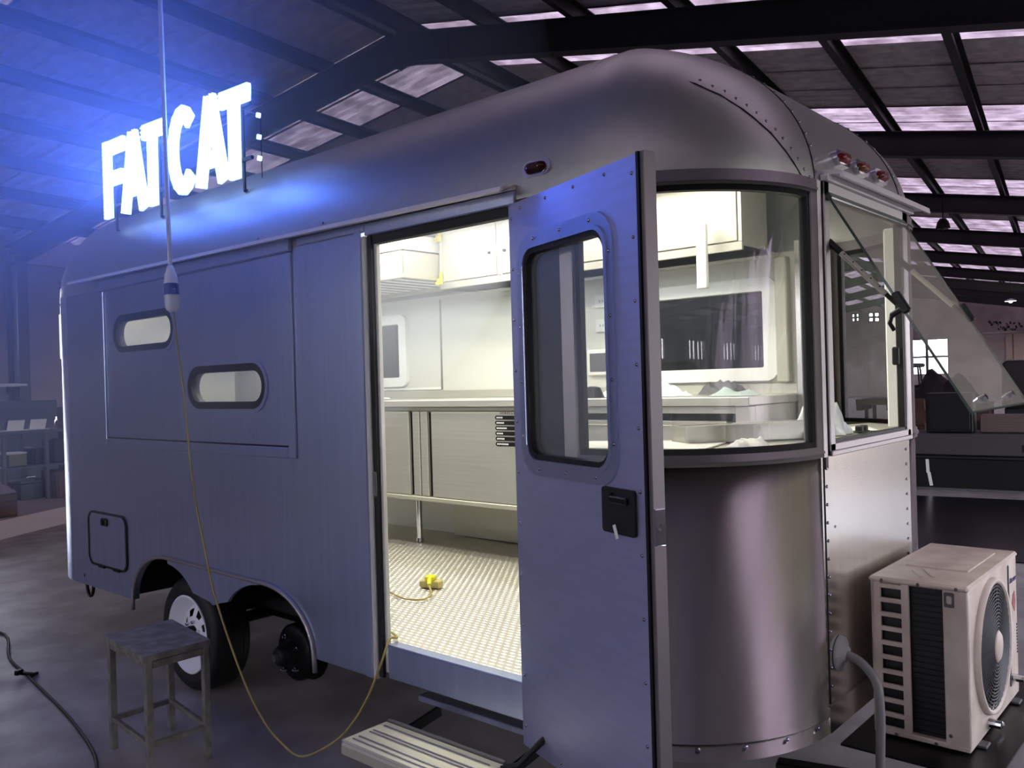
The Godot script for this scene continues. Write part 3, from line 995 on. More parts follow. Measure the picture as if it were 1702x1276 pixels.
func build_door() -> void:
	# local: x from hinge to free edge, z towards the camera
	var at := V(-2.14, 0, -2.42)
	var dr := holder("door", trailer, at - TP, -atan2(0.27, 0.745))
	var c := Vector2(0.369, 1.787)
	var z0 := 0.0
	var m := MB.new()
	var gw := 0.53
	var gh := 0.755
	for q in [[0.0, 0.795, 0.322, c.y - 0.42], [0.0, 0.795, c.y + 0.42, 2.354], [0.0, c.x - 0.30, c.y - 0.42, c.y + 0.42], [c.x + 0.30, 0.795, c.y - 0.42, c.y + 0.42]]:
		slab(m, q[0], q[1], q[2], q[3], z0 - 0.045, z0)
	m.ring(rr(0.60, 0.84, 0.0001, c), rr(gw, gh, 0.075, c), face_z(z0), 0.045)
	obj("door_skin", m, M.door_skin, dr)
	m = MB.new()
	for q in [[0.0, 0.795, 0.322, c.y - 0.42], [0.0, 0.795, c.y + 0.42, 2.354], [0.0, c.x - 0.30, c.y - 0.42, c.y + 0.42], [c.x + 0.30, 0.795, c.y - 0.42, c.y + 0.42]]:
		slab(m, q[0], q[1], q[2], q[3], z0 - 0.050, z0 - 0.046)
	m.ring(rr(0.60, 0.84, 0.0001, c), rr(gw, gh, 0.075, c), face_z(z0 - 0.046), 0.004)
	obj("outer_skin", m, M.grey, dr)  # grey put in for aluminium, to darken the trailer side behind it
	m = MB.new()
	slab(m, 0.795, 0.807, 0.318, 2.358, z0 - 0.050, z0 + 0.002)
	obj("edge_seal", m, M.seam, dr)
	m = MB.new()
	slab(m, 0.807, 0.824, 0.318, 2.358, z0 - 0.052, z0 - 0.004, 0.003)
	obj("edge_strip", m, M.edge, dr)
	m = MB.new()
	m.ring(rr(0.607, 0.872, 0.105, c), rr(0.535, 0.775, 0.075, c), face_z(z0 + 0.008), 0.010)
	m.ring(rr(0.550, 0.790, 0.08, c), rr(0.52, 0.76, 0.07, c), face_z(z0 + 0.013), 0.018)
	var wf := holder("door_window", dr)
	obj("window_frame", m, M.alu_side, wf)
	obj("gasket", MB.new().ring(rr(0.53, 0.765, 0.075, c), rr(0.497, 0.725, 0.06, c), face_z(z0 + 0.004), 0.04), M.rubber, wf)
	obj("pane", MB.new().prism(rr(0.515, 0.745, 0.065, c), face_z(z0 - 0.02), 0.005), M.glass, wf)
	m = MB.new()
	for x in [-0.18, 0.0, 0.18]:
		for s in [-1, 1]:
			m.rivet(V(c.x + x, c.y + s * 0.412, z0 + 0.008), Vector3.BACK, 0.0065)
	for yy in [-0.3, -0.1, 0.1, 0.3]:
		for s in [-1, 1]:
			m.rivet(V(c.x + s * 0.285, c.y + yy, z0 + 0.008), Vector3.BACK, 0.0065)
	for k in 11:
		m.rivet(V(0.772, 0.40 + k * 0.19, z0), Vector3.BACK, 0.0065)
		m.rivet(V(0.022, 0.40 + k * 0.19, z0), Vector3.BACK, 0.0065)
	for k in 4:
		m.rivet(V(0.09 + k * 0.18, 2.328, z0), Vector3.BACK, 0.0065)
		m.rivet(V(0.09 + k * 0.18, 0.352, z0), Vector3.BACK, 0.0065)
	obj("rivets", m, M.rivet, dr, Vector3.ZERO, "stuff")
	# black latch plate
	var lt := holder("latch", dr)
	var lc := Vector2(0.667, 1.281)
	obj("latch_plate", MB.new().prism(rr(0.172, 0.142, 0.012, lc), face_z(z0 + 0.010), 0.012), M.black, lt)
	m = MB.new()
	m.box(V(lc.x + 0.01, lc.y + 0.035, z0 + 0.014), V(0.09, 0.022, 0.012), 0.004)
	m.cyl(V(lc.x - 0.03, lc.y + 0.05, z0 + 0.008), V(lc.x - 0.03, lc.y + 0.05, z0 + 0.016), 0.007, 0.007, 10)
	obj("handle", m, M.black_metal, lt)
	obj("tag", MB.new().box(V(lc.x - 0.005, lc.y - 0.063, z0 + 0.016), V(0.016, 0.045, 0.003), 0.001, Basis(Vector3.BACK, 0.4)), M.paper, lt)
	m = MB.new()
	slab(m, 0.818, 0.832, 1.195, 1.305, z0 - 0.046, z0 - 0.006, 0.003)
	m.cyl(V(0.828, 1.25, z0 - 0.026), V(0.842, 1.25, z0 - 0.026), 0.012, 0.009, 10)
	obj("latch_bolt", m, M.chrome, dr)
	for yy in [0.6, 1.35, 2.1]:
		obj("hinge", MB.new().cyl(V(-0.004, yy - 0.05, -0.035), V(-0.004, yy + 0.05, -0.035), 0.008, 0.008, 10), M.alu_trim, dr)

func build_front_window() -> void:
	var m := MB.new()
	slab(m, XF - 0.03, XF + 0.014, 1.385, 1.432, -4.03, -3.10, 0.004)
	slab(m, XF - 0.03, XF + 0.014, 2.335, 2.392, -4.05, -3.10, 0.004)
	slab(m, XF - 0.03, XF + 0.014, 1.385, 2.392, -3.148, -3.100, 0.004)
	slab(m, XF - 0.03, XF + 0.014, 1.385, 2.392, -4.05, -3.985, 0.004)
	slab(m, XF, XF + 0.020, 1.385, 1.405, -4.03, -3.10, 0.003)
	tpart("front_window_frame", m, M.alu_trim)
	m = MB.new()
	slab(m, XF - 0.02, XF + 0.004, 1.34, 2.39, -3.098, -3.074)
	slab(m, XF - 0.02, XF + 0.008, 1.432, 2.335, -3.156, -3.148)
	slab(m, XF - 0.02, XF + 0.008, 1.432, 2.335, -3.985, -3.965)
	slab(m, XF - 0.02, XF + 0.008, 1.432, 1.442, -3.985, -3.156)
	tpart("front_window_gasket", m, M.rubber)
	# gutter over it
	m = MB.new()
	m.prism(PackedVector2Array([Vector2(0, 0.02), Vector2(0.075, 0.005), Vector2(0.08, -0.02), Vector2(0.07, -0.02), Vector2(0.065, -0.006), Vector2(0, 0.0)]), Transform3D(Basis(V(1, 0, 0), V(0, 1, 0), V(0, 0, 1)), V(XF - 0.005, 2.418, -3.13)), 1.06)
	slab(m, XF, XF + 0.03, 2.39, 2.415, -4.10, -3.10, 0.003)
	tpart("front_gutter", m, M.gutter)
	# propped-up pane, hinged along its top
	var pn := holder("flap_window", trailer, V(XF + 0.02, 2.335, -3.555) - TP)
	var tilt := atan2(0.455, 0.79)
	var b := Basis(Vector3.BACK, tilt)                # hanging down, swung out towards +x
	m = MB.new()
	m.box(b * V(0, -0.455, 0), V(0.007, 0.91, 0.86), 0.0, b)
	obj("pane", m, M.glass_green, pn)
	m = MB.new()
	for s in [-1, 1]:
		m.box(b * V(0.0, -0.455, s * 0.431), V(0.009, 0.91, 0.004), 0.0, b)
	m.box(b * V(0.0, -0.912, 0), V(0.009, 0.005, 0.866), 0.0, b)
	m.box(b * V(0.0, 0.0, 0), V(0.02, 0.03, 0.87), 0.004, b)
	obj("pane_edge", m, mat(Color(0.28, 0.33, 0.30), 0.2), pn)
	for s in [-0.20, 0.22]:
		m = MB.new()
		m.cyl(b * V(-0.004, -0.87, s), b * V(0.022, -0.87, s), 0.014, 0.012, 12)
		m.cyl(b * V(-0.022, -0.87, s), b * V(-0.004, -0.87, s), 0.008, 0.012, 12)
		obj("knob", m, M.chrome, pn)
	m = MB.new()
	obj("clamp", MB.new().box(b * V(0.006, -0.475, -0.428), V(0.03, 0.085, 0.024), 0.006, b), M.black, pn)
	m.box(b * V(0.006, -0.475, 0.428), V(0.03, 0.085, 0.024), 0.006, b)
	m.box(b * V(-0.03, -0.49, 0.40), V(0.05, 0.02, 0.02), 0.005, b)
	m.tube([b * V(-0.05, -0.49, 0.40), b * V(-0.07, -0.51, 0.40), b * V(-0.07, -0.54, 0.40)], 0.008, 6)
	obj("clamp", m, M.black, pn)
	var half := 0.425
	for s in [1, -1]:
		var a0 := V(-0.015, -0.16, s * (half - 0.02))
		var a1 := b * V(-0.01, -0.47, s * (half - 0.0))
		var dir := (a1 - a0).normalized()
		var st := holder("stay", pn)
		obj("stay_socket", MB.new().cyl(a0, a0 + dir * 0.07, 0.013, 0.013, 10), M.black, st)
		obj("stay_tip", MB.new().cyl(a1 - dir * 0.05, a1, 0.008, 0.008, 10), M.black, st)
		m = MB.new()
		m.cyl(a0 + dir * 0.06, a1 - dir * 0.05, 0.0105, 0.0105, 12)
		obj("stay_tube", m, M.steel_dull, st)
		for k in 5:
			obj("stay_hole", MB.new().rivet(a0 + dir * (0.09 + k * 0.045) + V(0, 0.0085, s * 0.006), V(0, 0.7, s * 0.5), 0.0045), M.black, st)
	m = MB.new()
	slab(m, -0.05, -0.022, -0.62, -0.54, -0.40, -0.375, 0.006)
	obj("catch", m, M.black, pn)

func build_wheels() -> void:
	# rear wheel on the near side
	var c := V(-4.79, 0.262, -2.47)
	var R := 0.335
	var wh := holder("wheel", trailer, c - TP)
	var m := MB.new()
	m.lathe([[0.215, -0.01], [0.235, 0.0], [0.27, 0.008], [0.305, 0.0], [0.325, -0.02], [R, -0.045], [R, -0.19], [0.325, -0.21], [0.30, -0.225], [0.22, -0.215]], V(0, 0, 0), Vector3.BACK, 40)
	obj("tyre", m, M.rubber, wh)
	for k in 3:
		m = MB.new()
		m.lathe([[R + 0.001, -0.075 - k * 0.04], [R - 0.006, -0.078 - k * 0.04], [R - 0.006, -0.086 - k * 0.04], [R + 0.001, -0.089 - k * 0.04]], V(0, 0, 0), Vector3.BACK, 40)
		obj("tread_groove", m, M.black, wh)
	m = MB.new()
	m.lathe([[0.226, -0.004], [0.230, 0.004], [0.222, 0.008], [0.212, 0.0], [0.204, -0.02], [0.196, -0.022], [0.186, -0.05], [0.176, -0.052], [0.165, -0.075], [0.150, -0.062]], V(0, 0, 0), Vector3.BACK, 40)
	# disc with eight holes: spokes between an outer and inner ring
	var dz := -0.058
	for k in 8:
		var t := TAU * k / 8
		var e := V(cos(t), sin(t), 0)
		var e2 := V(-sin(t), cos(t), 0)
		m.quad(e * 0.155 + e2 * 0.024 + V(0, 0, dz - 0.006), e * 0.155 - e2 * 0.024 + V(0, 0, dz - 0.006), e * 0.085 - e2 * 0.020 + V(0, 0, dz + 0.02), e * 0.085 + e2 * 0.020 + V(0, 0, dz + 0.02))
	m.lathe([[0.156, dz - 0.006], [0.140, dz - 0.002]], V(0, 0, 0), Vector3.BACK, 40)
	m.lathe([[0.098, dz + 0.017], [0.085, dz + 0.022], [0.045, dz + 0.024]], V(0, 0, 0), Vector3.BACK, 32)
	obj("rim", m, M.white_paint, wh)
	m = MB.new()
	m.lathe([[0.2, -0.10], [0.0, -0.10]], V(0, 0, 0), Vector3.BACK, 24)
	obj("brake_drum", m, M.black, wh)
	m = MB.new()
	m.lathe([[0.046, dz + 0.02], [0.046, dz + 0.055], [0.036, dz + 0.075], [0.0, dz + 0.08]], V(0, 0, 0), Vector3.BACK, 20)
	obj("hub_cap", m, M.black_metal, wh)
	for k in 6:
		var t := TAU * k / 6 + 0.3
		obj("nut", MB.new().cyl(V(cos(t) * 0.07, sin(t) * 0.07, dz + 0.02), V(cos(t) * 0.07, sin(t) * 0.07, dz + 0.045), 0.011, 0.009, 6), M.chrome, wh)
	# bare hub in front of it
	var hb := holder("bare_hub", trailer, V(-3.915, 0.285, -2.60) - TP)
	m = MB.new()
	m.lathe([[0.0, 0.0], [0.135, 0.0], [0.150, -0.012], [0.152, -0.09], [0.165, -0.095], [0.165, -0.11], [0.0, -0.11]], V(0, 0, 0), Vector3.BACK, 32)
	obj("drum", m, M.black_metal, hb)
	m = MB.new()
	m.lathe([[0.062, 0.0], [0.055, 0.03], [0.050, 0.085], [0.040, 0.10], [0.0, 0.104]], V(0, 0, 0), Vector3.BACK, 20)
	obj("hub_cap", m, M.black, hb)
	obj("axle_nut", MB.new().cyl(V(0, 0, 0.095), V(0, 0, 0.120), 0.024, 0.022, 6), M.grey, hb)
	for k in 5:
		var t := TAU * k / 5 + 0.5
		m = MB.new()
		m.cyl(V(cos(t) * 0.095, sin(t) * 0.095, 0.0), V(cos(t) * 0.095, sin(t) * 0.095, 0.05), 0.007, 0.007, 8)
		m.cyl(V(cos(t) * 0.095, sin(t) * 0.095, 0.02), V(cos(t) * 0.095, sin(t) * 0.095, 0.036), 0.013, 0.012, 6)
		obj("stud", m, M.chrome, hb)
	for x in [-4.79, -3.915]:
		tpart("axle", MB.new().cyl(V(x, 0.28, -2.72), V(x, 0.28, -4.4), 0.035, 0.035, 10), M.black_metal)
	# the far side's wheels
	for x in [-4.79, -3.915]:
		var fw := holder("wheel", trailer, V(x, 0.19, -4.60) - TP, PI)
		m = MB.new()
		m.lathe([[0.0, -0.02], [0.18, -0.01], [0.22, 0.008], [0.24, 0.0], [0.26, -0.045], [0.26, -0.19], [0.24, -0.225], [0.0, -0.215]], V(0, 0, 0), Vector3.BACK, 32)
		obj("tyre", m, M.rubber, fw)

# ---------------------------------------------------------------- inside the trailer
func crumple(sz: Vector3, seed_: int, k := 14, sharp := 1.0) -> MB:
	# a crumpled heap of film or paper, base at y = 0
	var nz := FastNoiseLite.new()
	nz.seed = seed_
	nz.frequency = 1.0
	nz.fractal_octaves = 2
	var f := func(u: float, v: float) -> Vector3:
		var e: float = clampf(minf(minf(u, 1.0 - u), minf(v, 1.0 - v)) * 4.0, 0.0, 1.0)
		var hh: float = e * (0.45 + 0.9 * absf(nz.get_noise_2d(u * 2.2 * sharp + 5.0, v * 2.2 * sharp)) + 0.18 * nz.get_noise_2d(u * 5.0, v * 5.0))
		var ex := 0.10 * nz.get_noise_2d(u * 2.0 + 9.0, v * 2.0 + 3.0)
		return V((u - 0.5 + ex) * sz.x, maxf(0.002, hh * sz.y), (v - 0.5 + 0.10 * nz.get_noise_2d(u * 2.3, v * 2.3 + 40.0)) * sz.z)
	return MB.new().grid(f, k, k, k > 9)

func build_kitchen() -> void:
	var m: MB
	var o: Node3D
	# ---- worktop along the far wall and the cabinets under it
	m = MB.new()
	slab(m, -6.15, -1.958, 1.535, 1.580, -4.590, -3.985, 0.004)
	slab(m, -6.15, -1.958, 1.580, 1.640, -4.597, -4.580, 0.003)
	tag(obj("worktop", m, M.steel), "long brushed steel worktop with upturned back edge along the far wall", "worktop")
	o = thing("steel_cabinet", "steel base cabinet on legs with two recessed vertical door pulls, seen through the doorway", "cabinet", V(-4.42, 0.55, -4.28))
	m = MB.new()
	slab(m, -1.10, 1.10, 0.345, 0.985, -0.29, 0.245)
	slab(m, -1.10, 1.10, 0.335, 0.365, -0.29, 0.285, 0.004)
	slab(m, -1.10, 1.10, 0.955, 0.982, 0.0, 0.262, 0.003)
	obj("body", m, M.steel_dull, o)
	for s in [-1, 1]:
		m = MB.new()
		slab(m, s * 0.115, s * 1.095, 0.368, 0.950, 0.245, 0.275, 0.004)
		slab(m, s * 0.006, s * 0.075, 0.368, 0.950, 0.245, 0.275, 0.004)
		var dr := obj("door", m, M.steel, o)
		m = MB.new()
		slab(m, s * 0.075, s * 0.115, 0.372, 0.946, 0.244, 0.252)
		obj("recessed_pull", m, M.seam, dr)
	m = MB.new()
	slab(m, -0.20, 1.08, 0.004, 0.33, -0.235, -0.225, 0.002)
	obj("kick_panel", m, M.steel_dull, o)
	for x in [-0.22, 1.04]:
		m = MB.new()
		m.cyl(V(x, 0.002, 0.10), V(x, 0.34, 0.10), 0.022, 0.022, 12).cyl(V(x, 0.002, 0.10), V(x, 0.03, 0.10), 0.030, 0.026, 12)
		obj("leg", m, M.chrome, o)
	# price list printed on its right door
	for k in 6:
		obj("printed_line", MB.new().prism(rr(0.22, 0.026, 0.013, Vector2(0.825, 0.915 - k * 0.0335), 4), face_z(0.2765), 0.002), M.black, o)
	var tm := TextMesh.new()
	tm.text = "E C O O L E R"
	tm.font_size = 16
	tm.pixel_size = 0.0013
	tm.depth = 0.001
	var ti := inst("printed_heading", tm, M.black, o, V(0.825, 0.945, 0.277))
	ti.set_meta("label", "spaced black capital letters above the dark list")
	m = MB.new()
	for k in 6:
		for q in [5, 6, 8, 5, 6, 9][k]:
			m.box(V(0.732 + q * 0.011, 0.915 - k * 0.0335, 0.2772), V(0.007, 0.010, 0.0012))
	obj("list_letters", m, M.paper, o, Vector3.ZERO, "stuff")
	o = thing("drawer_unit", "steel drawer unit with a dark shadow gap round its front, under the window worktop end", "cabinet", V(-2.64, 0.55, -4.28))
	m = MB.new()
	slab(m, -0.665, 0.672, 0.10, 0.982, -0.29, 0.20)
	slab(m, 0.60, 0.672, 0.10, 0.982, 0.20, 0.280, 0.003)
	slab(m, -0.665, -0.62, 0.10, 0.982, 0.20, 0.280, 0.003)
	slab(m, -0.62, 0.60, 0.945, 0.982, 0.20, 0.278, 0.003)
	slab(m, -0.665, 0.672, 0.002, 0.10, -0.25, 0.20)
	obj("body", m, M.steel, o)
	m = MB.new()
	slab(m, -0.62, 0.60, 0.10, 0.945, 0.20, 0.206)
	obj("shadow_gap", m, M.black, o)
	for k in 3:
		m = MB.new()
		slab(m, -0.60, 0.545, 0.12 + k * 0.265, 0.375 + k * 0.265, 0.206, 0.272, 0.005)
		var dr := obj("drawer", m, M.steel, o)
		m = MB.new()
		slab(m, -0.60, 0.545, 0.345 + k * 0.265, 0.352 + k * 0.265, 0.272, 0.278, 0.002)
		obj("pull_edge", m, M.steel_dull, dr)
	# ---- upper cabinets
	for k in 4:
		var lab: String = ["steel wall cupboard next to the extractor hood, marked by yellow corner clips", "steel wall cupboard second along from the extractor hood", "steel wall cupboard third along, behind the open door's window", "steel wall cupboard last in the row, nearest the curved window"][k]
		o = thing("wall_cupboard", lab, "cupboard", V(-4.045 + k * 0.57, 2.345, -4.30), 0.0, "wall cupboards over the steel worktop")
		m = MB.new()
		slab(m, -0.284, 0.284, 0.0, 0.43, -0.15, 0.13)
		slab(m, -0.284, 0.284, 0.0, 0.022, -0.294, 0.13)
		slab(m, -0.284, 0.284, 0.0, 0.045, 0.13, 0.15, 0.003)
		slab(m, -0.284, -0.262, 0.045, 0.43, 0.13, 0.15, 0.002)
		slab(m, 0.262, 0.284, 0.045, 0.43, 0.13, 0.15, 0.002)
		obj("body", m, M.steel, o)
		m = MB.new()
		slab(m, -0.258, 0.258, 0.050, 0.425, 0.132, 0.154, 0.003)
		var dr := obj("door", m, M.steel, o)
		var kx := 0.20 if k == 0 else -0.235
		m = MB.new()
		m.cyl(V(kx, 0.20, 0.154), V(kx, 0.20, 0.168), 0.011, 0.009, 10)
		obj("lock", m, M.black_metal, dr)
	for q in [[2.70, "yellow corner clip high on the cupboard edge beside the hood"], [2.40, "yellow corner clip low on the cupboard edge beside the hood"]]:
		m = MB.new()
		m.box(V(0, 0, 0.008), V(0.055, 0.045, 0.016), 0.004).box(V(0.015, 0.035, 0.010), V(0.022, 0.05, 0.018), 0.004).box(V(-0.02, -0.012, 0.02), V(0.016, 0.02, 0.02), 0.003)
		tag(obj("corner_clip", m, M.yellow, null, V(-4.315, q[0], -4.146)), q[1], "clip", "yellow corner clips")
	# ---- extractor hood
	o = thing("extractor_hood", "steel extractor hood with slatted grease filters, upper left through the doorway", "hood", V(-5.10, 2.41, -4.20))
	m = MB.new()
	slab(m, -0.90, 0.765, 0.0, 0.19, 0.375, 0.385)
	slab(m, 0.755, 0.765, 0.0, 0.19, -0.39, 0.38)
	slab(m, -0.90, 0.765, 0.18, 0.19, -0.27, 0.385)
	slab(m, -0.90, 0.765, -0.002, 0.026, 0.345, 0.388, 0.003)
	slab(m, 0.735, 0.768, -0.002, 0.022, -0.39, 0.385, 0.003)
	slab(m, -0.90, 0.765, -0.010, 0.035, -0.39, -0.34, 0.003)
	obj("canopy", m, M.steel_dull, o)
	m = MB.new()
	slab(m, -0.90, 0.735, 0.020, 0.028, -0.34, 0.345)
	obj("filter_back", m, M.black, o)
	for k in 12:
		m = MB.new()
		m.box(V(0.67 - k * 0.13, 0.0182, 0.0), V(0.066, 0.003, 0.68), 0.001)
		obj("slat", m, M.white, o)
	m = MB.new()
	slab(m, -0.90, 0.28, 0.19, 0.33, 0.02, 0.36, 0.004)
	obj("fan_box", m, M.grey, o)
	m = MB.new()
	slab(m, 0.29, 0.755, 0.19, 0.30, -0.26, 0.30, 0.004)
	m.rivet(V(0.40, 0.26, 0.301), Vector3.BACK, 0.008)
	obj("duct_box", m, M.white, o)
	# ---- fittings on the far wall
	m = MB.new()
	for x in [-4.80, -3.89]:
		tpart("wall_joint", slab(MB.new(), x - 0.007, x + 0.007, 1.645, 2.34, -4.60, -4.594), M.alu_trim)
	tpart("splash_edge", slab(MB.new(), -6.15, -4.81, 1.645, 1.665, -4.60, -4.585, 0.003), M.white)
	o = thing("wall_display", "small white control display with grey screen on the wall below two sockets", "display", V(-3.30, 1.80, -4.597))
	obj("case", MB.new().box(V(0, 0, 0.012), V(0.17, 0.17, 0.024), 0.006), M.white, o)
	obj("screen", MB.new().box(V(0.0, 0, 0.025), V(0.13, 0.12, 0.004), 0.001), M.grey, o)
	for q in [[2.20, "upper white wall socket above the control display"], [2.04, "lower white wall socket above the control display"]]:
		m = MB.new()
		o = thing("wall_socket", q[1], "socket", V(-3.27, q[0], -4.597), 0.0, "white wall sockets")
		obj("plate", MB.new().box(V(0, 0, 0.006), V(0.10, 0.085, 0.012), 0.003), M.white, o)
		for x in [-0.012, 0.012]:
			obj("contact_hole", MB.new().box(V(x, 0, 0.0125), V(0.004, 0.016, 0.002)), M.dark, o)
	# cable trunking hanging in front of the cupboards
	m = MB.new()
	m.box(V(0, 0, 0), V(0.058, 0.34, 0.03), 0.004)
	tag(obj("cable_trunking", m, M.white, null, V(-2.23, 2.32, -4.05)), "white upright cable trunking hanging in front of the cupboards behind the curved window", "trunking")
	# ---- worktop in the front corner
	var out := PackedVector2Array()
	for i in 13:
		var p := corner_pt(1, 1, PI / 2 * i / 12.0, 0, RC - 0.055)
		out.append(Vector2(p.x, -p.z))
	out.append(Vector2(-2.06, 2.48))
	out.append(Vector2(-2.06, 3.0))
	out.append(Vector2(-1.78, 3.25))
	out.append(Vector2(-1.78, 3.92))
	for i in range(0, 7):
		var p := corner_pt(1, -1, PI / 3 * (6 - i) / 6.0, 0, RC - 0.055)
		out.append(Vector2(p.x, -p.z))
	o = thing("window_worktop", "pale steel worktop with rounded corner behind the curved front windows", "worktop", V(-1.5, 0.55, -3.3))
	m = MB.new()
	m.prism(out, Transform3D(flat_y(1.425).basis, V(1.5, 1.425 - 0.55, 3.3)), 0.035)
	obj("top", m, M.steel_dull, o)
	m = MB.new()
	slab(m, -0.24, -0.20, 0.002, 0.84, -0.60, 0.0)
	slab(m, -0.24, 0.16, 0.002, 0.84, -0.65, -0.61)
	slab(m, -0.45, -0.41, 0.002, 0.84, 0.35, 0.78)
	obj("support_panel", m, M.steel_dull, o)
	# ---- what lies about on the worktops
	tag(obj("film_heap", crumple(V(0.60, 0.09, 0.26), 4, 20, 1.6), M.film, null, V(-2.78, 1.581, -4.28)), "crumpled heap of white packing film under the large kitchen window", "film")
	tag(obj("film_sheet", crumple(V(0.42, 0.05, 0.28), 14, 12), M.film, null, V(-5.35, 1.581, -4.25)), "flat white packing film under the small window left of the doorway", "film")
	tag(obj("folded_bag", crumple(V(0.26, 0.08, 0.14), 23, 12, 0.5), M.grey, null, V(-2.36, 1.583, -4.47)), "dark grey folded bag standing behind the film heap", "bag")
	tag(obj("folded_cloth", crumple(V(0.24, 0.04, 0.20), 29, 12, 0.5), mat(Color(0.62, 0.68, 0.66), 0.7), null, V(-2.14, 1.581, -4.18)), "pale green folded cloth at the worktop's right end", "cloth")
	m = MB.new()
	m.cyl(V(0, 0.003, 0), V(0, 0.06, 0.0), 0.07, 0.045, 16).cyl(V(0, 0.06, 0), V(0, 0.068, 0.0), 0.045, 0.02, 16)
	tag(obj("black_dome", m, M.black_metal, null, V(-2.98, 1.581, -4.07)), "small dark rounded cap on the worktop edge", "cap")
	m = MB.new()
	m.box(V(0, 0.004, 0), V(0.56, 0.006, 0.34), 0.001, Basis(Vector3.UP, 0.25))
	tag(obj("cardboard_sheet", m, M.paper, null, V(-1.82, 1.426, -2.80)), "flat white board lying on the corner worktop behind the curved glass", "board")
	o = thing("steel_trough", "long shallow steel trough lying askew on the corner worktop", "trough", V(-1.58, 1.427, -3.20), 0.95)
	m = MB.new()
	slab(m, -0.30, 0.30, 0.004, 0.010, -0.06, 0.06)
	slab(m, -0.30, 0.30, 0.004, 0.07, -0.064, -0.058)
	slab(m, -0.30, 0.30, 0.004, 0.07, 0.058, 0.064)
	slab(m, -0.30, 0.30, 0.066, 0.072, 0.058, 0.085)
	slab(m, -0.30, -0.294, 0.004, 0.07, -0.06, 0.06)
	slab(m, 0.294, 0.30, 0.004, 0.07, -0.06, 0.06)
	obj("tray", m, M.steel, o)
	tag(obj("paper_wad", crumple(V(0.14, 0.04, 0.12), 41, 14, 0.8), M.paper, null, V(-1.44, 1.427, -2.93)), "white crumpled paper wad beside the steel trough", "paper")
	tag(obj("plastic_bag", crumple(V(0.24, 0.13, 0.20), 47, 18, 0.7), M.film, null, V(-1.46, 1.427, -3.62)), "puffed white plastic bag just inside the propped front window", "bag")
	tag(obj("paper_sheet", MB.new().box(V(0, 0.003, 0), V(0.24, 0.003, 0.30), 0.0, Basis(Vector3.UP, 0.5)), M.paper, null, V(-1.47, 1.427, -3.95)), "white paper sheet lying under the propped front window", "paper")
	for q in [[-3.36, "black bracket foot on the worktop nearer the curved window"], [-3.78, "black bracket foot on the worktop by the window's far end"]]:
		m = MB.new()
		m.box(V(0, 0.016, -0.025), V(0.03, 0.03, 0.03), 0.004).box(V(0, 0.016, 0.025), V(0.03, 0.03, 0.03), 0.004).box(V(0, 0.004, 0), V(0.036, 0.006, 0.10), 0.001)
		tag(obj("bracket_foot", m, M.black, null, V(-1.335, 1.427, q[0])), q[1], "bracket", "black bracket feet")
	# ---- socket block and the yellow cord
	o = thing("socket_block", "yellow plug in a small beige socket block on the tread plate floor", "socket", V(-3.55, 0.550, -3.27), 0.35)
	obj("body", MB.new().box(V(0, 0.022, 0), V(0.125, 0.042, 0.055), 0.006), mat(Color(0.72, 0.66, 0.42), 0.5), o)
	m = MB.new()
	m.box(V(0.0, 0.055, 0.005), V(0.055, 0.03, 0.05), 0.008).cyl(V(0.005, 0.05, 0.03), V(0.02, 0.03, 0.065), 0.016, 0.010, 10)
	obj("plug", m, M.yellow, o)
	var pts := [V(-4.125, 2.10, -2.10), V(-4.09, 1.90, -2.10), V(-4.045, 1.69, -2.10), V(-4.00, 1.242, -2.11), V(-3.93, 0.95, -2.12), V(-3.84, 0.667, -2.13), V(-3.65, 0.322, -2.15), V(-3.512, 0.150, -2.17), V(-3.40, 0.072, -2.19), V(-3.285, 0.045, -2.20), V(-3.18, 0.085, -2.23), V(-3.056, 0.176, -2.27), V(-2.95, 0.324, -2.31), V(-2.895, 0.49, -2.36), V(-2.912, 0.578, -2.425), V(-2.93, 0.568, -2.485), V(-3.02, 0.565, -2.53), V(-3.20, 0.562, -2.60), V(-3.34, 0.562, -2.71), V(-3.50, 0.560, -2.87), V(-3.70, 0.560, -3.00), V(-3.64, 0.560, -3.035), V(-3.53, 0.560, -3.005), V(-3.454, 0.560, -2.988), V(-3.38, 0.560, -3.01), V(-3.362, 0.560, -3.05), V(-3.40, 0.560, -3.13), V(-3.50, 0.575, -3.21)]
	tag(obj("extension_cord", MB.new().tube(spline(pts), 0.0055, 6), M.cord), "thin yellow extension cord looping from the hanging plug into the doorway", "cord")

func spline(pts: Array, k := 5) -> Array:
	var o := []
	for i in pts.size() - 1:
		var p0: Vector3 = pts[maxi(i - 1, 0)]
		var p3: Vector3 = pts[mini(i + 2, pts.size() - 1)]
		for j in k:
			o.append((pts[i] as Vector3).cubic_interpolate(pts[i + 1], p0, p3, float(j) / k))
	o.append(pts[-1])
	return o

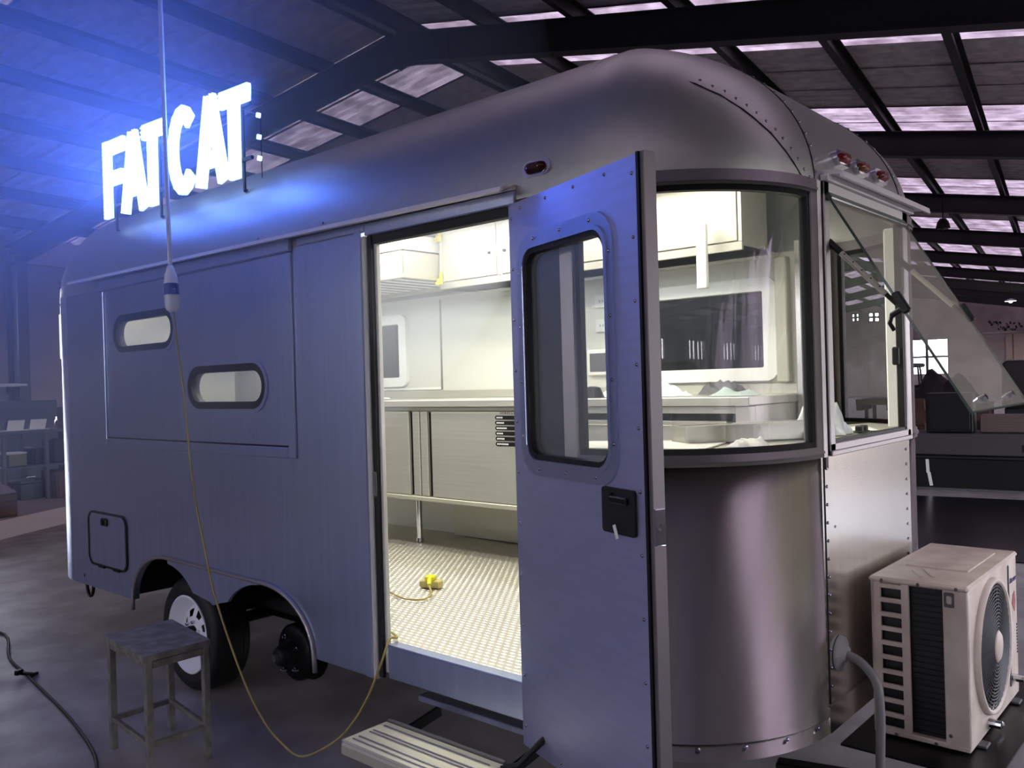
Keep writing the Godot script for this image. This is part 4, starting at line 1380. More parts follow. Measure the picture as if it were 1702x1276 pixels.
# ---------------------------------------------------------------- the lit sign
func build_sign() -> void:
	var zs := -2.50
	var o := thing("led_sign", "blue-white glowing FAT CAT letters standing on the trailer roof edge", "sign", V(-4.9, 2.8, zs))
	var o2 := -o.position
	var w := 0.094
	var letters := {
		"letter_f": [[[-5.745, 2.85], [-5.745, 3.345]], [[-5.745, 3.305], [-5.50, 3.300]], [[-5.745, 3.10], [-5.53, 3.095]]],
		"letter_a": [[[-5.495, 2.845], [-5.375, 3.335]], [[-5.365, 3.335], [-5.240, 2.84]], [[-5.45, 2.985], [-5.285, 2.98]]],
		"letter_t": [[[-5.225, 3.302], [-4.955, 3.290]], [[-5.112, 3.30], [-5.118, 2.838]]],
	}
	var cc := []
	for i in 15:
		var t := deg_to_rad(48 + i * (264.0 / 14))
		cc.append([-4.735 + 0.118 * cos(t), 3.097 + 0.215 * sin(t)])
	var c_st := []
	for i in 14:
		c_st.append([cc[i], cc[i + 1]])
	var second := {
		"letter_c": c_st,
		"letter_a": [[[-4.540, 2.845], [-4.425, 3.330]], [[-4.415, 3.330], [-4.295, 2.845]], [[-4.50, 2.985], [-4.335, 2.98]]],
		"letter_t": [[[-4.305, 3.278], [-4.025, 3.266]], [[-4.172, 3.27], [-4.178, 2.832]]],
	}
	for word in [letters, second]:
		for key in word:
			var m := MB.new()
			var beads := MB.new()
			for s in word[key]:
				var a := V(s[0][0], s[0][1], zs)
				var b := V(s[1][0], s[1][1], zs)
				var d := b - a
				var L := d.length()
				var bas := Basis(d / L, Vector3.BACK.cross(d / L), Vector3.BACK)
				m.box((a + b) / 2, V(L + w * (0.35 if key == "letter_c" else 0.1), w, 0.03), 0.004, bas)
				var n := int(maxf(1.0, L / 0.026))
				for i in n + 1:
					for q in [-0.026, 0.0, 0.026]:
						var p: Vector3 = a.lerp(b, float(i) / n) + bas.y * q
						beads.box(V(p.x, p.y, zs + 0.018), V(0.010, 0.010, 0.008), 0.003)
			var lt := obj(key, m, M.led, o, o2)
			obj("led_dots", beads, M.led_bead, lt, Vector3.ZERO, "stuff")
	# rails and feet that carry the letters
	var m := MB.new()
	for y in [2.93, 3.22]:
		obj("rail", MB.new().box(V(-4.89, y, zs - 0.03), V(1.68, 0.02, 0.02), 0.003), M.black_metal, o, o2)
	for x in [-5.73, -5.11, -4.16]:
		m = MB.new()
		m.box(V(x, 3.03, zs - 0.045), V(0.018, 0.52, 0.012), 0.002)
		m.box(V(x, 2.772, zs - 0.050), V(0.030, 0.012, 0.012), 0.002)
		obj("bracket", m, M.black_metal, o, o2)
	for y in [3.127, 3.013, 2.901]:
		m = MB.new()
		m.box(V(-3.955, y, zs - 0.012), V(0.022, 0.026, 0.02), 0.003, Basis(Vector3.BACK, -0.3))
		obj("led_module", m, M.led, o, o2)
	obj("led_wire", MB.new().cyl(V(-3.955, 2.80, zs - 0.024), V(-3.955, 3.14, zs - 0.024), 0.003, 0.003, 6), M.black_metal, o, o2)
	obj("led_wire", MB.new().cyl(V(-3.955, 3.127, zs - 0.024), V(-4.17, 3.22, zs - 0.024), 0.003, 0.003, 6), M.black_metal, o, o2)

# ---------------------------------------------------------------- things round the trailer
func build_outside_things() -> void:
	var m: MB
	var o: Node3D
	# ---- cable and connector hanging from the roof
	o = thing("hanging_connector", "blue and white industrial plug connector hanging on a white cable from the roof", "connector", V(-4.13, 2.09, -2.10))
	m = MB.new()
	m.lathe([[0.0, 0.235], [0.012, 0.235], [0.018, 0.225], [0.022, 0.205], [0.030, 0.19], [0.034, 0.145], [0.034, 0.14]], V(0, 0, 0), V(-0.06, 1, 0), 20)
	obj("upper_body", m, M.white, o)
	m = MB.new()
	m.lathe([[0.037, 0.142], [0.038, 0.138], [0.038, 0.088], [0.036, 0.085]], V(0, 0, 0), V(-0.06, 1, 0), 20)
	m.box(V(0.030, 0.10, 0.012), V(0.03, 0.03, 0.02), 0.005)
	obj("blue_collar", m, mat(Color(0.10, 0.20, 0.55), 0.4), o)
	m = MB.new()
	m.lathe([[0.036, 0.086], [0.036, 0.03], [0.030, 0.01], [0.014, 0.0], [0.0, 0.0]], V(0, 0, 0), V(-0.06, 1, 0), 20)
	obj("lower_body", m, M.white, o)
	m = MB.new()
	m.tube(spline([V(-0.014, 0.235, 0), V(-0.02, 0.5, 0), V(-0.035, 1.5, 0.0), V(-0.05, 2.6, 0.0), V(-0.06, 4.0, -0.0)], 6), 0.0115, 8)
	obj("cable", m, M.white, o)
	# ---- metal stool
	o = thing("work_stool", "worn square metal work stool standing before the trailer's rear wheel", "stool", V(-4.09, G, -1.985))
	m = MB.new()
	m.prism(PackedVector2Array([Vector2(-0.256, -0.180), Vector2(0.254, -0.225), Vector2(0.253, 0.105), Vector2(-0.260, 0.170)]), flat_y(0.565), 0.028)
	obj("seat", m, M.stool, o)
	var lg := [V(-0.238, 0, 0.155), V(0.235, 0, 0.195), V(0.235, 0, -0.085), V(-0.243, 0, -0.145)]
	for q in lg:
		obj("leg", MB.new().box(V(q.x, 0.27, q.z), V(0.032, 0.54, 0.032), 0.003), M.stool, o)
	for i in 4:
		var a: Vector3 = lg[i]
		var b: Vector3 = lg[(i + 1) % 4]
		var d := (b - a).normalized()
		for y in [0.15, 0.515]:
			if y < 0.2 and i == 0:
				pass
			m = MB.new()
			m.box((a + b) / 2 + V(0, y, 0), V((b - a).length() - 0.03, 0.026 if y < 0.2 else 0.034, 0.022), 0.003, Basis(d, Vector3.UP, d.cross(Vector3.UP)))
			obj("rail" if y > 0.2 else "stretcher", m, M.stool, o)
	# ---- dark cable on the floor, with a clip
	m = MB.new()
	m.tube(spline([V(-7.4, G + 0.01, -2.1), V(-7.0, G + 0.01, -2.2), V(-6.36, G + 0.01, -2.02), V(-5.86, G + 0.01, -1.96), V(-5.10, G + 0.01, -1.87), V(-4.6, G + 0.01, -1.79), V(-4.22, G + 0.01, -1.70), V(-3.9, G + 0.01, -1.55)]), 0.009, 6)
	tag(obj("floor_cable", m, M.dark), "dark cable trailing across the concrete behind the stool", "cable")
	o = thing("cable_clamp", "small dark clamp lying on the floor cable", "clamp", V(-5.86, G, -1.96), 0.5)
	m = MB.new()
	m.box(V(0, 0.022, 0), V(0.12, 0.02, 0.02), 0.004).box(V(-0.045, 0.035, 0.02), V(0.03, 0.03, 0.05), 0.005).box(V(0.03, 0.012, -0.02), V(0.02, 0.018, 0.06), 0.004)
	obj("jaw", m, M.black_metal, o)
	# ---- outdoor unit of the air conditioner on the tongue
	build_ac()
	# drain hose with its wall flange
	o = thing("drain_hose", "grey drain hose bending down from a round flange on the trailer front", "hose", V(-1.19, 0.65, -3.16))
	m = MB.new()
	m.lathe([[0.0, 0.03], [0.028, 0.03], [0.032, 0.018], [0.062, 0.012], [0.066, 0.0]], V(-0.028, 0, 0), V(1, 0, 0), 24)
	obj("flange", m, mat(Color(0.50, 0.49, 0.48), 0.6), o)
	m = MB.new()
	m.tube(spline([V(-0.01, 0, 0), V(0.05, -0.015, 0.01), V(0.11, -0.07, 0.03), V(0.13, -0.17, 0.05), V(0.128, -0.35, 0.06), V(0.128, -0.62, 0.06)]), 0.016, 12)
	obj("hose", m, mat(Color(0.46, 0.45, 0.44), 0.6), o)

func build_ac() -> void:
	var x0 := -1.172
	var x1 := -0.835
	var z0 := -4.15
	var z1 := -3.37
	var y0 := 0.305
	var y1 := 0.905
	var at := V((x0 + x1) / 2, y0, (z0 + z1) / 2)
	var o := thing("air_conditioner", "white outdoor air conditioner unit with round fan guard beside the trailer front", "air conditioner", at)
	var q := -at
	var m := MB.new()
	# shell: top, front, back, bottom
	slab(m, x0 - 0.008, x1 + 0.006, y1 - 0.022, y1, z0 - 0.006, z1 + 0.006, 0.008)
	var lid := obj("lid", m, M.ac, o, q)
	for k in 2:
		obj("pressed_rib", MB.new().box(V(-1.04 + k * 0.035, y1 + 0.001, -3.50 - k * 0.03), V(0.012, 0.005, 0.14), 0.002, Basis(Vector3.UP, 0.5)), M.ac, lid)
	m = MB.new()
	slab(m, -1.12, -0.89, y1 - 0.002, y1 + 0.004, -4.05, -3.62, 0.002)
	obj("pressed_field", m, M.ac, lid)
	m = MB.new()
	var fc := Vector2(3.70, 0.615)
	var R := 0.245
	# front plate with a round opening
	var ang := 48
	var sq := PackedVector2Array()
	for i in ang:
		var t := TAU * i / ang
		var dd := Vector2(cos(t), sin(t))
		var k := minf(0.262 / maxf(absf(dd.x), 0.001), 0.262 / maxf(absf(dd.y), 0.001))
		sq.append(fc + dd * k)
	m.ring(sq, disc(R, fc, ang), face_x(x1), 0.02)
	slab(m, x1 - 0.02, x1, y0 + 0.015, fc.y - 0.262, z0, z1 - 0.006)
	slab(m, x1 - 0.02, x1, fc.y + 0.262, y1 - 0.02, z0, z1 - 0.006)
	slab(m, x1 - 0.02, x1, fc.y - 0.262, fc.y + 0.262, -3.438, z1 - 0.006)
	slab(m, x1 - 0.02, x1, fc.y - 0.262, fc.y + 0.262, z0, -3.962)
	obj("front_plate", m, M.ac, o, q)
	m = MB.new()
	m.box(V(x1 + 0.001, 0.62, -4.00), V(0.006, 0.50, 0.016), 0.002)
	obj("groove", m, M.grey, o, q)
	m = MB.new()
	slab(m, x0, x0 + 0.012, y0 + 0.015, y1 - 0.02, z0, z1)
	slab(m, x0, x1, y0 + 0.015, y1 - 0.02, z0, z0 + 0.012)
	obj("back_plate", m, M.ac, o, q)
	m = MB.new()
	slab(m, x0, x1, y0, y0 + 0.02, z0, z1 + 0.002, 0.004)
	obj("base_pan", m, M.ac, o, q)
	# end towards the camera: slotted plate, open coil, smooth corner
	m = MB.new()
	slab(m, x0, -1.138, y0 + 0.015, y1 - 0.02, z1 - 0.014, z1)
	slab(m, -1.062, -1.036, y0 + 0.015, y1 - 0.02, z1 - 0.014, z1)
	var step := 0.0545
	for k in 11:
		var yy := y0 + 0.022 + k * step
		slab(m, -1.138, -1.062, yy - (0.008 if k > 0 else 0.004), yy + 0.008, z1 - 0.014, z1)
	obj("slotted_plate", m, M.ac, o, q)
	m = MB.new()
	slab(m, -0.918, x1, y0 + 0.015, y1 - 0.02, z1 - 0.014, z1, 0.003)
	obj("corner_plate", m, M.ac, o, q)
	m = MB.new()
	slab(m, -1.17, -0.90, y0 + 0.02, y1 - 0.022, z1 - 0.05, z1 - 0.03)
	obj("coil", m, M.black, o, q)
	m = MB.new()
	for k in 26:
		slab(m, -1.036, -0.918, y0 + 0.03 + k * 0.0215, y0 + 0.034 + k * 0.0215, z1 - 0.03, z1 - 0.024)
	obj("coil_fins", m, M.black, o, q, "stuff")
	for p in [[-1.13, y1 - 0.012], [-1.0, y1 - 0.012], [-0.87, y1 - 0.012], [-1.09, y0 + 0.008], [-0.95, y0 + 0.008], [-0.90, y0 + 0.05]]:
		obj("screw", MB.new().rivet(V(p[0], p[1], z1 + 0.005), Vector3.BACK, 0.007), M.grey, o, q)
	m = MB.new()
	m.ring(rr(0.035, 0.055, 0.006, Vector2(-0.895, y1 - 0.055)), rr(0.018, 0.03, 0.006, Vector2(-0.895, y1 - 0.055)), face_z(z1 + 0.002), 0.003)
	obj("hand_grip", m, M.grey, o, q)
	# fan guard
	m = MB.new()
	m.smooth(true)
	for k in 15:
		var rk := 0.062 + k * 0.0127
		var pts := []
		for i in 41:
			var t := TAU * i / 40
			pts.append(V(x1 + 0.024 - 0.012 * pow(rk / R, 2.0), fc.y + sin(t) * rk, -fc.x + cos(t) * rk))
		m.tube(pts, 0.0028, 4)
	var gd := obj("fan_guard", m, M.grey, o, q, "stuff")
	m = MB.new()
	for k in 32:
		var t := TAU * k / 32
		var pts := []
		for i in 7:
			var rk := 0.055 + i * 0.0305
			var t2 := t + 0.5 * i / 6.0
			pts.append(V(x1 + 0.022 - 0.012 * pow(rk / R, 2.0), fc.y + sin(t2) * rk, -fc.x + cos(t2) * rk))
		m.tube(pts, 0.0020, 4)
	obj("guard_ribs", m, M.grey, gd, Vector3.ZERO, "stuff")
	m = MB.new()
	m.lathe([[R - 0.012, 0.0], [R - 0.004, 0.020], [R + 0.010, 0.022], [R + 0.016, 0.0]], V(x1, fc.y, -fc.x), V(1, 0, 0), 48)
	obj("guard_rim", m, M.ac, gd)
	m = MB.new()
	m.lathe([[0.0, 0.034], [0.050, 0.031], [0.060, 0.024], [0.060, 0.015]], V(x1, fc.y, -fc.x), V(1, 0, 0), 28)
	obj("guard_disc", m, M.ac, gd)
	m = MB.new()
	for k in 3:
		var t := TAU * k / 3
		m.grid(func(u: float, v: float) -> Vector3:
			var rr0 := lerpf(0.05, R - 0.025, u)
			var tt := t + lerpf(-0.5, 0.55, v)
			return V(x1 - 0.03 - 0.06 * v, fc.y + sin(tt) * rr0, -fc.x + cos(tt) * rr0), 6, 6)
	m.cyl(V(x1 - 0.10, fc.y, -fc.x), V(x1 - 0.02, fc.y, -fc.x), 0.055, 0.05, 20)
	obj("fan", m, M.dark, o, q)
	m = MB.new()
	m.lathe([[R, -0.02], [R - 0.01, -0.14], [0.0, -0.14]], V(x1, fc.y, -fc.x), V(1, 0, 0), 36)
	obj("fan_shroud", m, M.black, o, q)
	# valves
	for p in [[-0.80, 0.34, -3.62], [-0.80, 0.40, -4.03]]:
		m = MB.new()
		m.cyl(V(x1 - 0.01, p[1], p[2]), V(x1 + 0.045, p[1], p[2]), 0.017, 0.015, 10)
		m.cyl(V(x1 + 0.02, p[1], p[2]), V(x1 + 0.03, p[1] - 0.02, p[2] - 0.06), 0.012, 0.014, 10)
		obj("valve", m, M.chrome, o, q)
	# lettering on the front, and a pink swoosh below it
	var tm := TextMesh.new()
	tm.text = "Hisense"
	tm.font_size = 16
	tm.pixel_size = 0.0018
	tm.depth = 0.0015
	var b := Basis(V(0, 0, -1), V(0, 1, 0), V(1, 0, 0))
	inst("lettering", tm, mat(Color(0.18, 0.14, 0.42), 0.5), o, V(x1 + 0.001, 0.80, -4.085) + q, b)
	m = MB.new()
	m.prism(PackedVector2Array([Vector2(4.06, 0.70), Vector2(4.10, 0.66), Vector2(4.12, 0.70), Vector2(4.105, 0.745), Vector2(4.08, 0.735)]), face_x(x1 + 0.002), 0.002)
	obj("printed_swoosh", m, mat(Color(0.62, 0.28, 0.30), 0.6), o, q)
	m = MB.new()
	for k in 10:
		m.box(V(x1 + 0.001, 0.48 + k * 0.013, -4.135), V(0.003, 0.006, 0.012))
	obj("vent_slots", m, M.grey, o, q, "stuff")
	for z in [z0 + 0.12, z1 - 0.12]:
		m = MB.new()
		slab(m, x0 - 0.01, x1 + 0.03, 0.297, 0.307, z - 0.03, z + 0.03, 0.002)
		obj("foot", m, M.grey, o, q)

# ---------------------------------------------------------------- far left, behind the trailer
func build_left_background() -> void:
	var m: MB
	var o: Node3D
	var pf := struct("floor_platform")
	m = MB.new()
	m.prism(PackedVector2Array([Vector2(-17.9, 1.0), Vector2(-9.05, 1.0), Vector2(-13.5, 11.0), Vector2(-17.9, 11.0)]), flat_y(0.16), 0.23)
	obj("platform_slab", m, mat(Color(0.66, 0.60, 0.61), 0.7), pf)
	var e0 := V(-9.05, 0, -1.0)
	var e1 := V(-13.5, 0, -11.0)
	var ed := (e1 - e0).normalized()
	obj("edge_board", MB.new().box((e0 + e1) / 2 + V(0, 0.06, 0) + ed.cross(Vector3.UP) * -0.02, V((e1 - e0).length(), 0.19, 0.03), 0.004, Basis(ed, Vector3.UP, ed.cross(Vector3.UP))), M.brown, pf)
	# work table with a lower shelf
	o = thing("work_table", "long metal work table with lower shelf on the raised platform", "table", W(-13.0, 0.16, 6.6), YAW)
	obj("tabletop", MB.new().box(V(0, 1.0, 0), V(0.75, 0.05, 3.4), 0.005), M.grey, o)
	obj("shelf", MB.new().box(V(0, 0.49, 0), V(0.70, 0.03, 3.3), 0.004), M.grey, o)
	for z in [-1.6, -0.33, 0.28, 1.6]:
		for x in [-0.32, 0.32]:
			obj("leg", MB.new().box(V(x, 0.49, z), V(0.05, 0.98, 0.05), 0.004), M.grey, o)
	# pieces lying on the table: [kind, across, along, size, label, category]
	var bits := [
		["metal_fitting", 0.10, 5.60, 1.2, "tallest shiny metal fitting at the near end of the work table", "fitting"],
		["pipe_elbow", 0.22, 5.82, 1.0, "shiny pipe piece at the near end of the work table's front edge", "pipe"],
		["metal_fitting", 0.02, 5.98, 0.9, "shiny metal fitting just right of the table's near pipe piece", "fitting"],
		["small_box", -0.20, 6.10, 1.0, "small dark box at the table's back, nearest its near end", "box"],
		["metal_fitting", 0.16, 6.22, 1.0, "shiny metal fitting left of the nearer standing leaflet", "fitting"],
		["pipe_elbow", -0.05, 6.42, 0.9, "shiny pipe piece behind the nearer standing leaflet", "pipe"],
		["small_box", -0.22, 6.66, 1.3, "larger dark box behind the gap between the two leaflets", "box"],
		["metal_fitting", 0.05, 6.70, 0.7, "smallest shiny metal fitting, between the two standing leaflets", "fitting"],
		["pipe_elbow", 0.0, 7.05, 1.2, "largest shiny pipe piece, beside the far standing leaflet", "pipe"],
		["small_box", 0.18, 7.22, 1.0, "small brown box near the trailer's rear corner on the work table", "box"],
		["metal_fitting", -0.06, 7.30, 1.2, "shiny metal fitting farthest along the table, half behind the trailer", "fitting"],
		["paper_sheet", 0.20, 6.02, 1.0, "white paper sheet flat on the table's front edge left of the leaflets", "paper"],
		["paper_sheet", -0.22, 5.75, 1.0, "white paper sheet flat at the back of the table's near end", "paper"],
	]
	for q in bits:
		var k: float = q[3]
		m = MB.new()
		var mm: Material = M.chrome
		match q[0]:
			"metal_fitting":
				m.cyl(V(0, 0, 0), V(0, 0.10 * k, 0), 0.035 * k, 0.03 * k, 12).cyl(V(0, 0.10 * k, 0), V(0, 0.14 * k, 0), 0.015, 0.012, 10)
			"pipe_elbow":
				m.cyl(V(-0.06 * k, 0.033 * k, 0), V(0.06 * k, 0.033 * k, 0.03), 0.03 * k, 0.03 * k, 12).box(V(0.03, 0.07 * k, 0.01), V(0.04, 0.05, 0.04), 0.006)
			"small_box":
				m.box(V(0, 0.05 * k, 0), V(0.11 * k, 0.10 * k, 0.10 * k), 0.008).cyl(V(0, 0.10 * k, 0), V(0, 0.12 * k, 0), 0.03, 0.02, 10)
				mm = M.brown if q[2] > 7.0 else M.dark
			_:
				m.box(V(0, 0.003, 0), V(0.16, 0.006, 0.13), 0.0, Basis(Vector3.UP, 0.3))
				mm = M.paper
		tag(obj(q[0], m, mm, null, W(-13.0 + q[1], 1.187, q[2])), q[4], q[5])
	for q in [[6.55, 0.25, 0.30], [6.87, -0.1, 0.5]]:
		m = MB.new()
		m.box(V(0, 0.08, 0), V(0.012, 0.16, 0.22), 0.003, Basis(Vector3.BACK, -0.5))
		m.box(V(0, 0.003, 0.0), V(0.22, 0.006, 0.26), 0.001)
		tag(obj("leaflet", m, M.paper, null, W(-12.78, 1.187, q[0]), "") , "folded white leaflet standing at the front edge of the work table, " + ("nearer one" if q[0] < 6.7 else "beside the brown carton"), "leaflet", "")
	o = thing("green_crate", "olive green crate with a white cloth on top, on the table's lower shelf", "crate", W(-12.95, 0.667, 6.58), YAW)
	obj("body", MB.new().box(V(0, 0.085, 0), V(0.30, 0.17, 0.26), 0.01), mat(Color(0.42, 0.42, 0.27), 0.7), o)
	obj("cloth", MB.new().box(V(0, 0.185, 0), V(0.28, 0.03, 0.28), 0.012), M.paper, o)
	for q in [[6.15, 0.22, 0.22], [6.90, 0.26, 0.18], [7.24, 0.34, 0.30]]:
		m = MB.new()
		m.box(V(0, q[1] / 2, 0), V(0.32, q[1], q[2]), 0.02).box(V(0, q[1] + 0.01, 0), V(0.10, 0.02, 0.10), 0.005)
		var t := obj("tool_case", m, M.dark, null, W(-12.95, 0.667, q[0]))
		t.rotation.y = YAW
		tag(t, "dark tool case on the table's lower shelf, " + ("left of the olive crate" if q[0] < 6.5 else ("right of the olive crate" if q[0] < 7.0 else "half behind the trailer")), "case")
	o = thing("brown_cabinet", "low brown cabinet standing on the platform beside the trailer's rear end", "cabinet", W(-12.72, 0.16, 7.22), YAW)
	obj("body", MB.new().box(V(0, 0.2, 0), V(0.4, 0.40, 0.5), 0.008), M.brown, o)
	obj("door", MB.new().box(V(0.206, 0.2, 0), V(0.012, 0.34, 0.44), 0.003), M.brown, o)
	o = thing("toolbox", "dark green metal toolbox with carrying handle under the work table", "toolbox", W(-13.0, 0.16, 6.78), YAW)
	obj("body", MB.new().box(V(0, 0.12, 0), V(0.36, 0.24, 0.34), 0.012), mat(Color(0.10, 0.14, 0.12), 0.5), o)
	obj("lid", MB.new().box(V(0, 0.262, 0), V(0.37, 0.04, 0.35), 0.01), M.grey, o)
	obj("handle", MB.new().tube([V(0.15, 0.28, 0.08), V(0.15, 0.33, 0.06), V(0.15, 0.33, -0.06), V(0.15, 0.28, -0.08)], 0.008, 6), M.chrome, o)
	o = thing("wrapped_crate", "brown crate topped with bundles in clear shiny film at the platform edge", "crate", W(-11.55, 0.16, 5.45), YAW)
	obj("crate", MB.new().box(V(0, 0.15, 0), V(0.6, 0.30, 0.62), 0.01), mat(Color(0.24, 0.20, 0.17), 0.8), o)
	for k in 3:
		obj("slat", MB.new().box(V(0.302, 0.06 + k * 0.09, 0), V(0.012, 0.07, 0.60), 0.003), M.wood, o)
	obj("film_bundle", crumple(V(0.62, 0.26, 0.62), 61, 14, 1.6), mat(Color(0.55, 0.50, 0.55), 0.12), o, V(0, 0.302, 0))
	o = thing("grey_machine", "grey-green machine cabinet standing behind the work table at the left wall", "machine", W(-15.6, 0.16, 7.75), YAW)
	obj("housing", MB.new().box(V(0, 0.72, 0), V(0.9, 1.44, 1.5), 0.02), mat(Color(0.25, 0.28, 0.30), 0.5), o)
	obj("door", MB.new().box(V(0.456, 0.8, 0), V(0.014, 0.9, 1.1), 0.006), mat(Color(0.22, 0.25, 0.27), 0.5), o)
	obj("plinth", MB.new().box(V(0, 0.04, 0), V(0.94, 0.08, 1.54), 0.006), M.dark, o)
	o = thing("brown_carton", "brown cardboard carton on a dark stand behind the work table", "carton", W(-15.5, 0.16, 8.95), YAW)
	obj("stand", MB.new().box(V(0, 0.45, 0), V(0.6, 0.9, 0.7), 0.01), M.dark, o)
	obj("box", MB.new().box(V(0, 1.10, 0.05), V(0.5, 0.38, 0.55), 0.006), M.brown, o)
	obj("flap", MB.new().box(V(0.12, 1.295, 0.05), V(0.26, 0.012, 0.55), 0.002, Basis(Vector3.BACK, 0.1)), M.brown, o)
	o = thing("dark_motor", "dark machine motor at the foot of the wall column", "motor", W(-17.2, 0.16, 9.55), YAW)
	m = MB.new()
	m.cyl(V(0, 1.1, -0.3), V(0, 1.1, 0.3), 0.16, 0.16, 16)
	obj("motor_body", m, M.dark, o)
	obj("stand", MB.new().box(V(0, 0.48, 0), V(0.3, 0.95, 0.4), 0.01), M.dark, o)
	obj("spout", MB.new().cyl(V(0.1, 1.2, 0.1), V(0.3, 1.32, 0.2), 0.04, 0.03, 10), M.dark, o)
	o = thing("wall_shelf", "pale narrow shelf on the left wall above the grey machine", "shelf", W(-17.85, 1.88, 8.6), YAW)
	obj("board", MB.new().box(V(0.15, 0.03, 0), V(0.32, 0.06, 1.3), 0.008), M.paper, o)
	for z in [-0.4, 0.4]:
		obj("bracket", MB.new().box(V(0.06, -0.06, z), V(0.14, 0.12, 0.03)), M.grey, o)

# ---------------------------------------------------------------- far right, down the hall
func build_right_background() -> void:
	var m: MB
	var o: Node3D
	o = thing("black_container", "long low black container with a white tape strip hanging down its side", "container", W(-0.55, G, 14.4), YAW - 0.06)
	obj("body", MB.new().box(V(0, 0.24, 0), V(2.9, 0.44, 1.0), 0.01), M.black, o)
	obj("rim", MB.new().box(V(0, 0.475, 0), V(2.96, 0.03, 1.06), 0.005), M.dark, o)
	obj("plinth", MB.new().box(V(0, 0.015, 0.02), V(3.0, 0.03, 1.1), 0.004), M.grey, o)
	for q in [[-1.13, 0.34, 0.04], [-1.10, 0.15, 0.16]]:
		obj("tape_strip", MB.new().box(V(q[0], q[1], 0.507), V(0.045, 0.20, 0.004), 0.0, Basis(Vector3.BACK, q[2])), M.paper, o)
	o = thing("grey_crate", "long flat grey crate with a dark hand hole, lying on the black container", "crate", W(-0.50, 0.425, 14.4), YAW - 0.06)
	obj("body", MB.new().box(V(0, 0.165, 0), V(2.9, 0.31, 0.95), 0.012), mat(Color(0.26, 0.25, 0.25), 0.7), o)
	obj("hand_hole", MB.new().box(V(0.18, 0.12, 0.476), V(0.30, 0.10, 0.006), 0.002), M.black, o)
	o = thing("black_cabinet", "plain black cabinet standing on the flat grey crate", "cabinet", W(-1.42, 0.757, 14.4), YAW)
	obj("body", MB.new().box(V(0, 0.29, 0), V(0.62, 0.58, 0.6), 0.012), M.black, o)
	obj("door", MB.new().box(V(0, 0.29, 0.306), V(0.54, 0.50, 0.012), 0.004), M.black, o)
	o = thing("beige_machine", "beige metal machine box with ribbed front beside the black cabinet", "machine", W(-0.70, 0.757, 14.4), YAW)
	obj("housing", MB.new().box(V(0, 0.125, 0), V(0.66, 0.25, 0.5), 0.015), M.beige, o)
	for k in 5:
		obj("rib", MB.new().box(V(-0.02, 0.05 + k * 0.036, 0.252), V(0.52, 0.012, 0.008), 0.003), M.beige, o)
	obj("side_knob", MB.new().box(V(-0.345, 0.10, 0.15), V(0.05, 0.14, 0.06), 0.01), M.grey, o)
	o = thing("pallet_stack", "stack of two wooden pallets beside the trailer's right edge", "pallets", W(-2.55, G, 16.6), YAW)
	for k in 2:
		var p := holder("pallet", o, V(0, 0.55 + k * 0.36, 0))
		for j in 5:
			obj("board", MB.new().box(V(0, 0.30, -0.4 + j * 0.2), V(1.1, 0.03, 0.14), 0.004), M.wood, p)
		for j in 3:
			obj("bearer", MB.new().box(V(-0.5 + j * 0.5, 0.22, 0), V(0.10, 0.12, 0.95), 0.004), M.wood, p)
		obj("front_board", MB.new().box(V(0, 0.31, 0.49), V(1.1, 0.10, 0.03), 0.004), M.wood, p)
	obj("base_block", MB.new().box(V(0, 0.35, 0), V(1.1, 0.70, 0.9), 0.01), M.dark, o)
	m = crumple(V(1.6, 0.70, 1.1), 71, 18, 0.5)
	tag(obj("black_tarp_heap", m, M.black, null, W(-2.1, 1.0, 19.6)), "heap of black tarpaulin below the bright far window", "tarpaulin")
	o = thing("bench_crate", "dark wooden bench crate carrying the black tarpaulin heap", "crate", W(-2.1, G, 19.6), YAW)
	obj("body", MB.new().box(V(0, 0.53, 0), V(1.8, 1.06, 1.2), 0.015), M.brown, o)
	obj("lid", MB.new().box(V(0, 1.065, 0), V(1.84, 0.012, 1.24), 0.003), M.dark, o)
	o = thing("round_stool", "dark stool with padded round seat standing against the bright far window", "stool", W(-3.0, 1.053, 22.0), YAW)
	obj("seat", MB.new().lathe([[0.0, 0.80], [0.28, 0.80], [0.32, 0.76], [0.30, 0.70], [0.0, 0.69]], V(0, 0, 0), Vector3.UP, 20), M.grey, o)
	for s in [[-1, -1], [1, -1], [-1, 1], [1, 1]]:
		obj("leg", MB.new().cyl(V(s[0] * 0.18, 0.70, s[1] * 0.18), V(s[0] * 0.24, 0.0, s[1] * 0.24), 0.022, 0.022, 8), M.dark, o)
	obj("footrest", MB.new().box(V(-0.2, 0.42, 0), V(0.4, 0.05, 0.5), 0.01), M.dark, o)
	o = thing("dark_bench", "dark steel bench under the round stool", "bench", W(-3.0, G, 22.0), YAW)
	obj("top", MB.new().box(V(0, 1.09, 0), V(2.0, 0.06, 1.2), 0.008), M.dark, o)
	for s in [[-0.9, -0.5], [0.9, -0.5], [-0.9, 0.5], [0.9, 0.5]]:
		obj("leg", MB.new().box(V(s[0], 0.53, s[1]), V(0.08, 1.06, 0.08), 0.006), M.dark, o)
	for q in [[-0.62, 20.0, 0.0, "grey upholstered seat back with pale piping, in front of the other one"], [-0.25, 22.5, 0.30, "grey upholstered seat back with pale piping, behind the other one"]]:
		o = thing("seat_bench", q[3], "seat", W(q[0], G, q[1]), YAW, "grey upholstered seats")
		obj("seat_back", MB.new().box(V(0, 1.50 + q[2], 0), V(0.80, 0.80, 0.14), 0.05), mat(Color(0.16, 0.155, 0.16), 0.6), o)
		obj("cushion", MB.new().box(V(0, 1.05 + q[2], 0.25), V(0.80, 0.18, 0.55), 0.05), mat(Color(0.16, 0.155, 0.16), 0.6), o)
		m = MB.new()
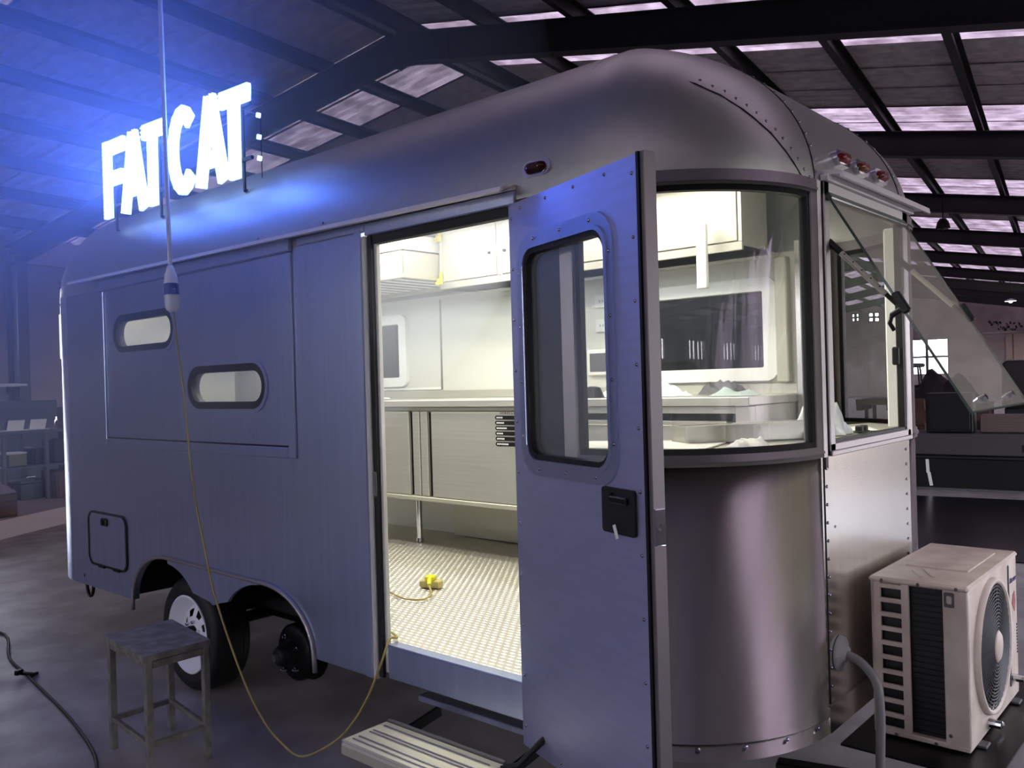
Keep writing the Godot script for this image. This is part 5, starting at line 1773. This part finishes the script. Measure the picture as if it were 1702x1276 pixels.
		m.tube([V(-0.405, 1.12 + q[2], 0.06), V(-0.405, 1.84 + q[2], 0.06), V(-0.34, 1.905 + q[2], 0.06), V(0.40, 1.905 + q[2], 0.06)], 0.012, 6)
		obj("piping", m, M.alu_trim, o)
		obj("pedestal", MB.new().box(V(0, 0.48 + q[2] / 2, 0.15), V(0.72, 0.96 + q[2], 0.6), 0.02), M.dark, o)
	m = MB.new()
	m.box(V(0, 0.006, 0), V(2.8, 0.010, 4.2), 0.003)
	var fs := obj("plastic_sheet", m, mat(Color(0.03, 0.03, 0.033), 0.25), null, W(-0.45, G, 11.0))
	fs.rotation.y = YAW
	tag(fs, "black glossy plastic sheet spread on the floor before the black container", "sheet")
	# lamps hanging from the roof
	o = thing("pendant_lamp", "small black unlit lamp hanging from the roof above the flap window", "lamp", W(-2.03, 4.63, 20.0), YAW)
	m = MB.new()
	m.lathe([[0.0, 0.22], [0.06, 0.21], [0.11, 0.14], [0.14, 0.02], [0.13, 0.0], [0.0, 0.02]], V(0, 0, 0), Vector3.UP, 18)
	obj("shade", m, M.black, o)
	obj("cord", MB.new().cyl(V(0, 0.2, 0), V(0, 0.60, 0), 0.012, 0.012, 6), M.black, o)
	obj("bulb", MB.new().lathe([[0.0, -0.04], [0.05, -0.02], [0.06, 0.02]], V(0, 0, 0), Vector3.UP, 12), M.grey, o)
	o = thing("bright_lamp", "tiny lit lamp hanging far down the hall on the right", "lamp", W(-1.69, 4.30, 40.0), YAW)
	obj("shade", MB.new().lathe([[0.05, 0.16], [0.20, 0.10], [0.22, 0.06]], V(0, 0, 0), Vector3.UP, 16), M.alu_trim, o)
	obj("bulb", MB.new().lathe([[0.0, 0.0], [0.06, 0.01], [0.08, 0.06], [0.04, 0.12]], V(0, 0, 0), Vector3.UP, 14), glow(Color(1.0, 0.95, 0.95), 3.0), o)
	obj("cord", MB.new().cyl(V(0, 0.15, 0), V(0, 0.85, 0), 0.012, 0.012, 6), M.black, o)
	omni(W(-1.69, 4.20, 40.0), Color(1.0, 0.95, 0.95), 3.0, 0.08)
	# pale sliding door and scrawled marks on the far wall
	var d1 := struct("door_1")
	m = MB.new()
	m.box(V(-1.7, 1.9, -FAR + 0.08), V(2.6, 3.9, 0.10), 0.01)
	obj("door_leaf", m, mat(Color(0.66, 0.58, 0.55), 0.8), d1)
	for k in 3:
		obj("door_rail", MB.new().box(V(-2.6 + k * 0.9, 1.9, -FAR + 0.145), V(0.05, 3.8, 0.04), 0.005), M.beige, d1)
	var mk := struct("wall_marks")
	m = MB.new()
	for k in 34:
		m.box(V(-3.9 + 0.055 * k + rng.randf_range(-0.03, 0.03), 4.5 + rng.randf_range(-0.28, 0.22) - k * 0.008, -FAR + 0.012), V(rng.randf_range(0.05, 0.16), rng.randf_range(0.04, 0.20), 0.006), 0.0, Basis(Vector3.BACK, rng.randf_range(-0.9, 0.9)))
	obj("painted_scrawl", m, M.dark, mk, Vector3.ZERO, "stuff")
